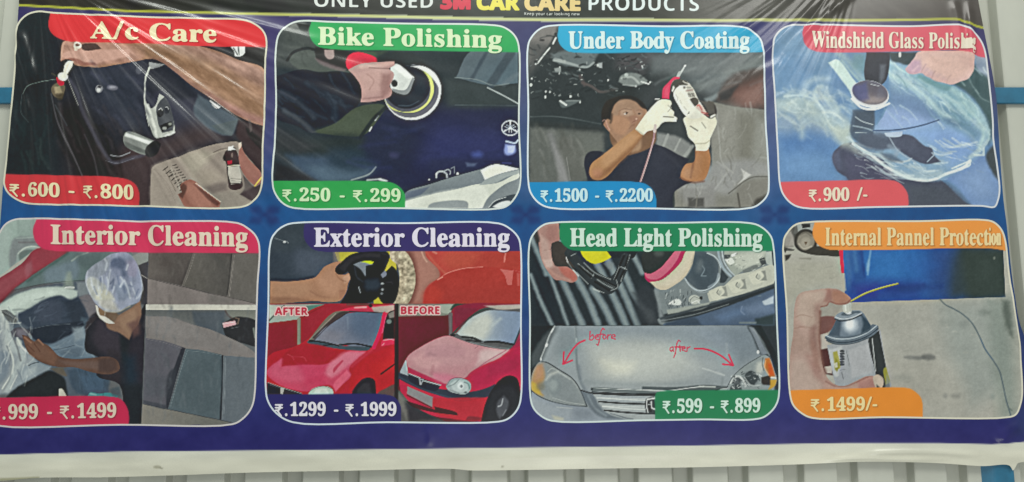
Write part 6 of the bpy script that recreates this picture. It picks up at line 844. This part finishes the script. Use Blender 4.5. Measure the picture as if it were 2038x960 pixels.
def print_material():
    m, n, l, p = nodes('printed_vinyl')
    a = n.new('ShaderNodeAttribute'); a.attribute_name = 'ink'
    g = n.new('ShaderNodeNewGeometry')
    w = n.new('ShaderNodeTexNoise'); w.inputs['Scale'].default_value = 420; w.inputs['Detail'].default_value = 2; l.new(g.outputs['Position'], w.inputs['Vector'])
    mp = n.new('ShaderNodeMapRange'); mp.inputs[1].default_value = .3; mp.inputs[2].default_value = .7; mp.inputs[3].default_value = .955; mp.inputs[4].default_value = 1.045; l.new(w.outputs['Fac'], mp.inputs[0])
    mx = n.new('ShaderNodeVectorMath'); mx.operation = 'SCALE'; l.new(a.outputs['Color'], mx.inputs[0]); l.new(mp.outputs[0], mx.inputs['Scale']); l.new(mx.outputs[0], p.inputs['Base Color'])
    b = n.new('ShaderNodeBump'); b.inputs['Strength'].default_value = .08; b.inputs['Distance'].default_value = .0006
    w2 = n.new('ShaderNodeTexNoise'); w2.inputs['Scale'].default_value = 90; w2.inputs['Detail'].default_value = 3; l.new(g.outputs['Position'], w2.inputs['Vector']); l.new(w2.outputs['Fac'], b.inputs['Height']); l.new(b.outputs[0], p.inputs['Normal'])
    p.inputs['Roughness'].default_value = .48; p.inputs['Specular IOR Level'].default_value = .18
    p.inputs['Coat Weight'].default_value = COAT; p.inputs['Coat Roughness'].default_value = COAT_ROUGH; p.inputs['Coat IOR'].default_value = 1.45
    return m
PRINT = print_material()

banner = bpy.data.objects.new('vinyl_banner', None); scene.collection.objects.link(banner); banner.location = BASE
tag(banner, 'wide blue price banner picturing eight car services, hung across the ribbed wall', 'banner')

# ---------------------------------------------------------------- the sheet itself: blue field, black heading, white hem
def build_ground():
    edge = spline(pl("38,-60 39,0 37,30 35,60 34,100 28,150 24,200 20,250 14,300 9,350 5,400 1,450 -4,500 -22,640 -45,800 -60,958")).tolist()
    edge = [list(q) for q in pl("40,-60 39,0 37,30 35,60 33,100 28,150 24,200 19,250 14,300 8,350 4,400 0,450 -6,500 -26,640 -48,800 -66,958 0,957.5 75,951.5 200,950.5 345,946.5 500,941 680,937.5 900,933.5 934,936.5 1023,936 1200,933 1380,930.5 1596,924.5 1709,919.5 1800,920 1874,922.5 1956,928 2008,926.5 2016,938 2021,930 2026,922 2075,920 2075,800 2060,720 2038,668 2025,630 2015,560 2006.5,480 2003.5,450 1997,400 1989,300 1986,250 1982.5,200 1975,150 1956.5,55 1946,0 1936,-60")]
    P = Pic(-75, -62, 2080, 962, '2f4f90', 2.2); P.jit = 0
    F = P.f
    t = np.clip((P.Y - 30) / 850, 0, 1)[..., None]
    stops = [(0, '343058'), (.10, '3b3b60'), (.2, '424a6c'), (.36, '30507e'), (.46, '1a4a7c'), (.58, '18487a'), (.74, '283e6e'), (.87, '2a2f68'), (1, '28265e')]
    for ch in range(3): P.a[..., ch] = np.interp(t[..., 0], [s[0] for s in stops], [hexc(s[1])[ch] for s in stops])
    F('1500,0 1600,0 1580,300 1520,420', '525a80', 60, .7); F('500,30 570,30 570,330 500,330', '3c345c', 50, .8); F('1040,40 1060,40 1060,400 1035,400', '465070', 30, .6)  # film haze and streak glare tinted into the upper gutters
    F('0,350 40,410 500,420 500,440 0,440', '2c4f86', 20, .6); F('1500,860 2060,860 2060,890 1500,890', '2e2c60', 20, .6); F('1990,480 2060,650 2060,880 2020,860 2030,700', '2c365c', 14, .8)
    for x in (526, 1046, 1542):
        for s1, s2 in ((-1, -1), (1, -1), (-1, 1), (1, 1)): F([(x, 428), (x + 10 * s1, 428 + 18 * s2), (x + 30 * s1, 428 + 16 * s2), (x + 26 * s1, 428 + 4 * s2)], '1c2a58', 5, .6)
    P.n(.13, 30, 95); P.n(.05, 8, 96)
    yl = [(30, 10), (38, 11), (150, 17), (251, 22), (400, 25.5), (560, 28.5), (760, 33), (1060, 39.6), (1300, 40.8), (1560, 41.2), (1769, 41), (1890, 39), (1906, 40), (1921, 45), (1940, 52), (1957, 56), (1980, 58)]
    head = yl[::-1] + [(20, 10), (20, -80), (1990, -80)]
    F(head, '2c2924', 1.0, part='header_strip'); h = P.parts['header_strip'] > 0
    for (x, c) in ((560, '232624'), (1100, '303634'), (1500, '4c4c48'), (1900, '4c4744')):  # black heading painted paler to the right, where glare hazes it
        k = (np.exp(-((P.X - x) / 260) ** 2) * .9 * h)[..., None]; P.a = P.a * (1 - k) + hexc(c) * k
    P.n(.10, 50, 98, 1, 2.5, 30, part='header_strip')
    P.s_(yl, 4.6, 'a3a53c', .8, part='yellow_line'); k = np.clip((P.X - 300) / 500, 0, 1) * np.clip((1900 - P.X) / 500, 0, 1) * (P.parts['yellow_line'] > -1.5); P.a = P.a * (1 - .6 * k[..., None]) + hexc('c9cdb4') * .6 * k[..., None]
    hem = [(-90, 908), (0, 905), (240, 899), (515, 896.7), (700, 895), (1023, 891), (1380, 887), (1681, 882), (1870, 882), (1973, 884.3), (2000, 883), (2038, 879.5), (2090, 876)]
    F(hem + [(2090, 980), (-90, 980)], 'c0c0b4', .9, 1, 0, part='white_hem'); h = P.parts['white_hem'] > 0
    k = np.clip((P.Y - 905 + P.X * .012) / 22, 0, 1)[..., None] * h[..., None]; P.a = P.a * (1 - .35 * k) + hexc('cac5b1') * .35 * k
    P.e(312, 930, 7, 3, '85826f', 2, .7); P.s_('318,931 322,933', 3, '6f6c5c', 1, .7); P.e(1000, 929, 3, 2, '8a8674', 1, .7); P.n(.06, 40, 99, .4, 1.6, part='white_hem'); P.s_('0,955 30,954 75,952', 5, '7d7b5c', 2, .7)
    out = sdf_polys(P.X, P.Y, [spline(np.array(edge))])
    done = out.copy()
    objs = {}
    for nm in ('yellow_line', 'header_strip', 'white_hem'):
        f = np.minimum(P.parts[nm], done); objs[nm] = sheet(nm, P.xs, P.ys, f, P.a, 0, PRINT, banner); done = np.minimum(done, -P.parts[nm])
    sheet('blue_field', P.xs, P.ys, done, P.a, 0, PRINT, banner)
    return objs
GROUND = build_ground()

def lettering(name, line, font, quad, colour, parent, lift, grow=0., track=0., step=1., soft=1, **kw):
    q = np.array([quad[0], quad[1], np.add(quad[0], quad[2]), np.add(quad[1], quad[3])], float); w = 16 + grow
    xs = np.arange(q[:, 0].min() - w, q[:, 0].max() + w, step); ys = np.arange(q[:, 1].min() - w, q[:, 1].max() + w + 4, step)
    for word in range(len(line.split())):
        D = text_sdf(xs, ys, line, font, quad, grow, track, word=word, **kw)
        for ax in (0, 1) * soft: D = .25 * np.roll(D, 1, ax) + .5 * D + .25 * np.roll(D, -1, ax)      # ink spread softens the corners
        sheet(name, xs, ys, D, colour, lift, PRINT, parent)

H = GROUND['header_strip']
for words, x0, x1, y0, y1, cap, col, grow in (('ONLY USED', 625, 862, 14, 16.5, 27, 'c3c7c5', -.3), ('3M', 878, 935, 17.2, 17.8, 28, 'bb3346', 2.0), ('CAR', 950, 1032.5, 19, 20, 29, 'cfc552', 1.6), ('CARE', 1045, 1154, 20.4, 21.4, 29, 'cdb77f', 1.6), ('PRODUCTS', 1171, 1391, 21.5, 23, 29, 'ccdad8', -.3)):
    lettering('heading_lettering', words, SANS, ((x0, y0), (x1, y1), (0, -cap), (0, -cap)), col, H, .7, grow)
lettering('tagline_lettering', 'Keep your car looking new', SANS, ((1043.5, 31), (1154, 32), (0, -6.5), (0, -6.5)), 'a9aca9', H, .7, 0, step=.7)

# ---------------------------------------------------------------- the eight panels
sq = lambda a, b: (lambda t: np.interp(t, [0, a, 1], [0, b, 1]))
PANELS = [
 (air_vent_picture, 'panel headed A/c Care on red above a hand brushing an air vent', 'c53438', 'bd383e', 'd5caa6', 'd5caa6',
  '100.8,30 97.4,49 100.8,62.5 109.8,72.6 125.4,80.5 143.4,83.8 280,87.2 416.8,92.8 527.7,94.6 560,95 560,5 104,5', '-20,346 13.4,347 134.4,350 235,353.4 257.6,359 272,370 278.4,387 276.6,409 276,430 -20,430',
  'A/c Care', ((181, 77), (431, 84.5), (0, -35), (0, -36)), '₹.600 - ₹.800', ((21, 390), (265, 396.5), (0, -27), (0, -28))),
 (polisher_picture, 'panel headed Bike Polishing on green above a buffing pad on a dark blue tank', '2f9453', '2f8f49', 'c2d2ae', 'bcd2ac',
  '618.5,45.7 614.7,61.4 619.6,79.3 630.8,91.6 648.7,97 810,101 1031,104.4 1060,105 1060,20 621,20', '530,360 545.7,360.5 765,361.2 783,364.6 796.6,373.5 805.5,387 806.5,400 805,425 530,425',
  'Bike Polishing', ((633, 88.7), (998.5, 95.6), (0, -36.5), (0, -36.5)), '₹.250 - ₹.299', ((563.6, 400.4), (796.6, 401.5), (0, -26), (0, -26))),
 (under_body_picture, 'panel headed Under Body Coating on light blue above a man spraying a car from below', '3398bd', '1b7cb0', 'c3d8df', 'b5d0da',
  '1111.7,54.6 1109.9,73.6 1114,89 1127.4,101.6 1140.8,105 1320,105.6 1507,105.4 1550,105 1550,30 1113,30', '1040,363.4 1273,363.4 1288.6,369 1300,380 1306,398 1305.4,430 1040,430',
  'Under Body Coating', ((1131.4, 97), (1490.6, 97), (0, -35), (0, -35)), '₹.1500 - ₹.2200', ((1077, 401.5), (1298.7, 401.5), (0, -25.5), (0, -25.5))),
 (windshield_picture, 'panel headed Windshield Glass Polishing on pink above a foamy windscreen', 'c65362', 'c9565c', 'e3ccba', 'e6c9b4',
  '1599.4,53.4 1596,69 1599.4,84.8 1608.4,96 1626.3,103.8 1664.4,105 1750,104.5 1906.8,101.6 1929,105 1942.6,112 1959.4,115.7 2010,118 2010,20 1602,20', '1530,362.5 1554.6,362.3 1664,360 1776.4,359.6 1792,366.8 1804.4,382.5 1807.8,398 1806.6,430 1530,430',
  'Windshield Glass Polishing', ((1614.7, 96), (1940.4, 97.5), (0, -35), (0, -32), sq(.86, .925)), '₹.900 /-', ((1610.6, 400.4), (1725.3, 399.5), (0, -26), (0, -26))),
 (interior_picture, 'panel headed Interior Cleaning on crimson above a cleaner in a mesh cap', 'be3555', 'b62b4c', 'd0c0ae', 'cfbfae',
  '72.8,439 66,454.6 67.2,472.6 74,486 85,495 105,499.4 139,501 280,502.8 513,504.4 540,505 540,420 76,420', '-60,793 0,792 224,790 242,796 253,812 256.5,827.6 255,860 -60,860',
  'Interior Cleaning', ((102, 485.5), (492.7, 490.5), (0, -39.5), (0, -41)), '₹.999 - ₹.1499', ((-16, 835), (230.7, 831), (0, -29), (0, -29))),
 (exterior_picture, 'panel headed Exterior Cleaning on violet above the same red car after and before a wash', '352e5e', '2a275c', 'cdc8d6', 'd0cdd6',
  '606,446 604,464 607.4,479.8 618.6,493.2 634,500 800,500 1034,500 1060,500 1060,430 608,430', '515,785.5 529,785.5 744,784 757,784.5 785.6,791 797,808 798.5,828 798,855 515,855',
  'Exterior Cleaning', ((625, 490.8), (1014, 490.5), (0, -38.5), (0, -38.5)), '₹.1299 - ₹.1999', ((548, 827.8), (788.4, 827.8), (0, -27), (0, -27))),
 (headlight_picture, 'panel headed Head Light Polishing on dark green above a cloudy and a clear lamp', '0b7750', '0a734b', 'bccfc4', 'bed3c8',
  '1114.4,446.7 1113.3,469 1119,484.8 1132.4,496 1148,499.4 1325,500 1538.7,499.6 1570,500 1570,430 1116,430', '1304,832 1303.5,791.8 1305.8,783 1313.6,779.5 1369.6,777.2 1547.7,776.6 1575,776.5 1575,850 1304,850',
  'Head Light Polishing', ((1134.6, 490.4), (1517, 490.4), (0, -37), (0, -37)), '₹.599 - ₹.899', ((1320, 822), (1513, 820.5), (0, -27.5), (0, -27.5))),
 (spray_can_picture, 'panel headed Internal Pannel Protection on orange above a hand with a spray can', 'd58a43', 'ce7f30', 'e9c293', 'e9c591',
  '1620.6,444.6 1617,461.4 1620.6,477 1630.6,489.4 1648.6,497 1666.5,498.3 1830,496.5 1870,495 1959.6,494.5 1980,496 2001,499.4 2040,506 2040,420 1622,420', '1560,777.5 1572,777.3 1684,774 1807.6,772.8 1821,779.6 1832,790.8 1836,804 1836,850 1560,850',
  'Internal Pannel Protection', ((1641.8, 488.7), (1992, 488.5), (0, -37), (0, -37), sq(.88, .925)), '₹.1499/-', ((1615, 818), (1745.3, 817), (0, -27), (0, -27)))]

def panel(i):
    draw, label, c1, c2, l1, l2, plate1, plate2, title, tq, price, pq = PANELS[i]
    P = draw(); P.crisp(.30, 22).crisp(.26, 3); P.a = np.clip((P.a - .34) * 1.0 + .352, .07, .90); P.n(.07, 2.2, 300 + i, octaves=1); P.v(0, 0, 1); P.jit = 0
    O = sdf_polys(P.X, P.Y, [OUTLINES[i]])
    for pts, col, nm, words, quad in ((plate1, c1, 'title_plate', title, tq), (plate2, c2, 'price_plate', price, pq)):
        P.f(pts, col, .6, part=nm)
        D = text_sdf(P.xs, P.ys, words, SERIF, quad, .8, space=.30 if words[0] == '₹' else .19); D = np.roll(np.roll(D, 1, 0), 1, 1)      # the printed drop shadow of the letters
        k = np.clip(.5 + D / 2, 0, 1)[..., None] * .42; P.a = P.a * (1 - k) + hexc(col) * .45 * k
    P.n(.05, 30, 200 + i); 
    frame = sheet('service_panel', P.xs, P.ys, np.minimum(O + 1.8, 1.6 - O), ('c5c2b0', 'c2c9c6', 'c6cfd6', 'c6c8cc', 'c3bebd', 'c3ccd4', 'c0cbcb', 'c9c5b4')[i], .5, PRINT, banner)
    tag(frame, label)
    done = O - 1.4
    for nm in list(P.parts)[::-1]:
        f = np.minimum(P.parts[nm], done)
        if (f > 0).sum() > 8: sheet(nm.split('#')[0], P.xs, P.ys, f, P.a, .4, PRINT, frame)
        done = np.minimum(done, -P.parts[nm])
    sheet('photo_print', P.xs, P.ys, done, P.a, .4, PRINT, frame)
    lettering('title_lettering', title, SERIF, tq, l1, frame, .9, .3 if i in (3, 7) else .75, soft=2)
    lettering('price_lettering', price, SERIF, pq, l2, frame, .9, .6, soft=1, space=.30)
    if i == 5:
        for w, x0, x1, y in (('AFTER', 546.9, 612.3, 627.2), ('BEFORE', 798, 874.8, 625.4)):
            lettering('caption_outline', w, SANS, ((x0, y), (x1, y), (0, -15), (0, -15)), 'd3b3b0', frame, .8, 2.4)
            lettering('caption_lettering', w, SANS, ((x0, y), (x1, y), (0, -15), (0, -15)), 'ac2f42', frame, 1.2, .2)
for i in range(8): panel(i)

# ---------------------------------------------------------------- what the banner hangs on: ribbed sheet wall, blue rail and post
def painted(name, col, rough, dirt, scale, streak=1.):
    m, n, l, p = nodes(name); g = n.new('ShaderNodeNewGeometry'); mp = n.new('ShaderNodeMapping'); mp.inputs['Scale'].default_value = (1, 1, streak); l.new(g.outputs['Position'], mp.inputs[0])
    t = n.new('ShaderNodeTexNoise'); t.inputs['Scale'].default_value = scale; t.inputs['Detail'].default_value = 6; t.inputs['Roughness'].default_value = .65; l.new(mp.outputs[0], t.inputs['Vector'])
    r = n.new('ShaderNodeValToRGB'); r.color_ramp.elements[0].position = .32; r.color_ramp.elements[1].position = .62
    r.color_ramp.elements[0].color = (*[c * dirt for c in col], 1); r.color_ramp.elements[1].color = (*col, 1); l.new(t.outputs['Fac'], r.inputs[0]); l.new(r.outputs[0], p.inputs['Base Color'])
    b = n.new('ShaderNodeBump'); b.inputs['Strength'].default_value = .15; b.inputs['Distance'].default_value = .002; l.new(t.outputs['Fac'], b.inputs['Height']); l.new(b.outputs[0], p.inputs['Normal'])
    p.inputs['Roughness'].default_value = rough; return m

def mesh_obj(name, verts, faces, mat, bevel=0., smooth=False):
    me = bpy.data.meshes.new(name); me.from_pydata(verts, [], faces); me.update(); me.materials.append(mat)
    o = bpy.data.objects.new(name, me); scene.collection.objects.link(o)
    if bevel:
        b = o.modifiers.new('bevel', 'BEVEL'); b.width = bevel; b.segments = 3; b.limit_method = 'ANGLE'
    return o

FLAT, DEEP = .026, .060
def ribbed_sheet():
    """one profiled steel sheet: wide raised pans, narrow sunk flutes"""
    c = [at(x, 940, FLAT)[0] for x in (-330, -218, -106, 8, 122, 236, 351, 467, 582, 695, 805, 918, 1030, 1142, 1250, 1358, 1469, 1580, 1687, 1800, 1905, 2052, 2165, 2280)]
    prof = [(c[0] - .4, FLAT)]
    for x in c:
        for dx, y in ((-.034, FLAT), (-.031, FLAT + .002), (-.022, DEEP - .002), (-.019, DEEP), (.019, DEEP), (.022, DEEP - .002), (.031, FLAT + .002), (.034, FLAT)): prof.append((x + dx, y))
    prof.append((c[-1] + .4, FLAT))
    z = np.linspace(.2, 3.6, 18); n = len(prof); T = .0015
    v = [(x, y, zz) for zz in z for x, y in prof] + [(x, y + T, zz) for zz in z for x, y in prof]; m = n * len(z)
    f = [(j * n + i, j * n + i + 1, (j + 1) * n + i + 1, (j + 1) * n + i) for j in range(len(z) - 1) for i in range(n - 1)]
    f += [tuple(m + k for k in q[::-1]) for q in f]
    return mesh_obj('ribbed_wall', v, f, painted('cream_steel', (.57, .58, .51), .5, .82, 2.2, .35))
tag(ribbed_sheet(), 'cream ribbed steel sheet wall behind the banner', 'wall')

def box(x0, x1, y0, y1, z0, z1):
    v = [(x, y, z) for x in (x0, x1) for y in (y0, y1) for z in (z0, z1)]
    return v, [(0, 1, 3, 2), (4, 6, 7, 5), (0, 4, 5, 1), (2, 3, 7, 6), (0, 2, 6, 4), (1, 5, 7, 3)]
BLUE = painted('blue_paint', (.022, .17, .30), .42, .72, 14)
za, zb = at(2010, 206, .012)[2], at(2010, 174, .012)[2]
v, f = box(-2.6, 2.6, .010, .025, za, zb)
tag(mesh_obj('blue_rail', v, f, BLUE, .003), 'blue painted horizontal rail crossing the ribbed wall, its ends showing beside the banner', 'rail')
xa, xb = at(1957, 940, .014)[0], at(2017, 940, .014)[0]
post = [(xa, .0255), (xa + .002, .0245), (xa + .028, .0105), (xa + .034, .010), (xb - .003, .010), (xb, .012), (xb, .0255)]
n = len(post); v = [(x, y, z) for z in (.2, za - .004) for x, y in post]
f = [(i, (i + 1) % n, n + (i + 1) % n, n + i) for i in range(n)] + [tuple(range(n))[::-1], tuple(range(n, 2 * n))]
tag(mesh_obj('blue_post', v, f, BLUE), 'blue painted upright post coming out under the right end of the white hem', 'post')
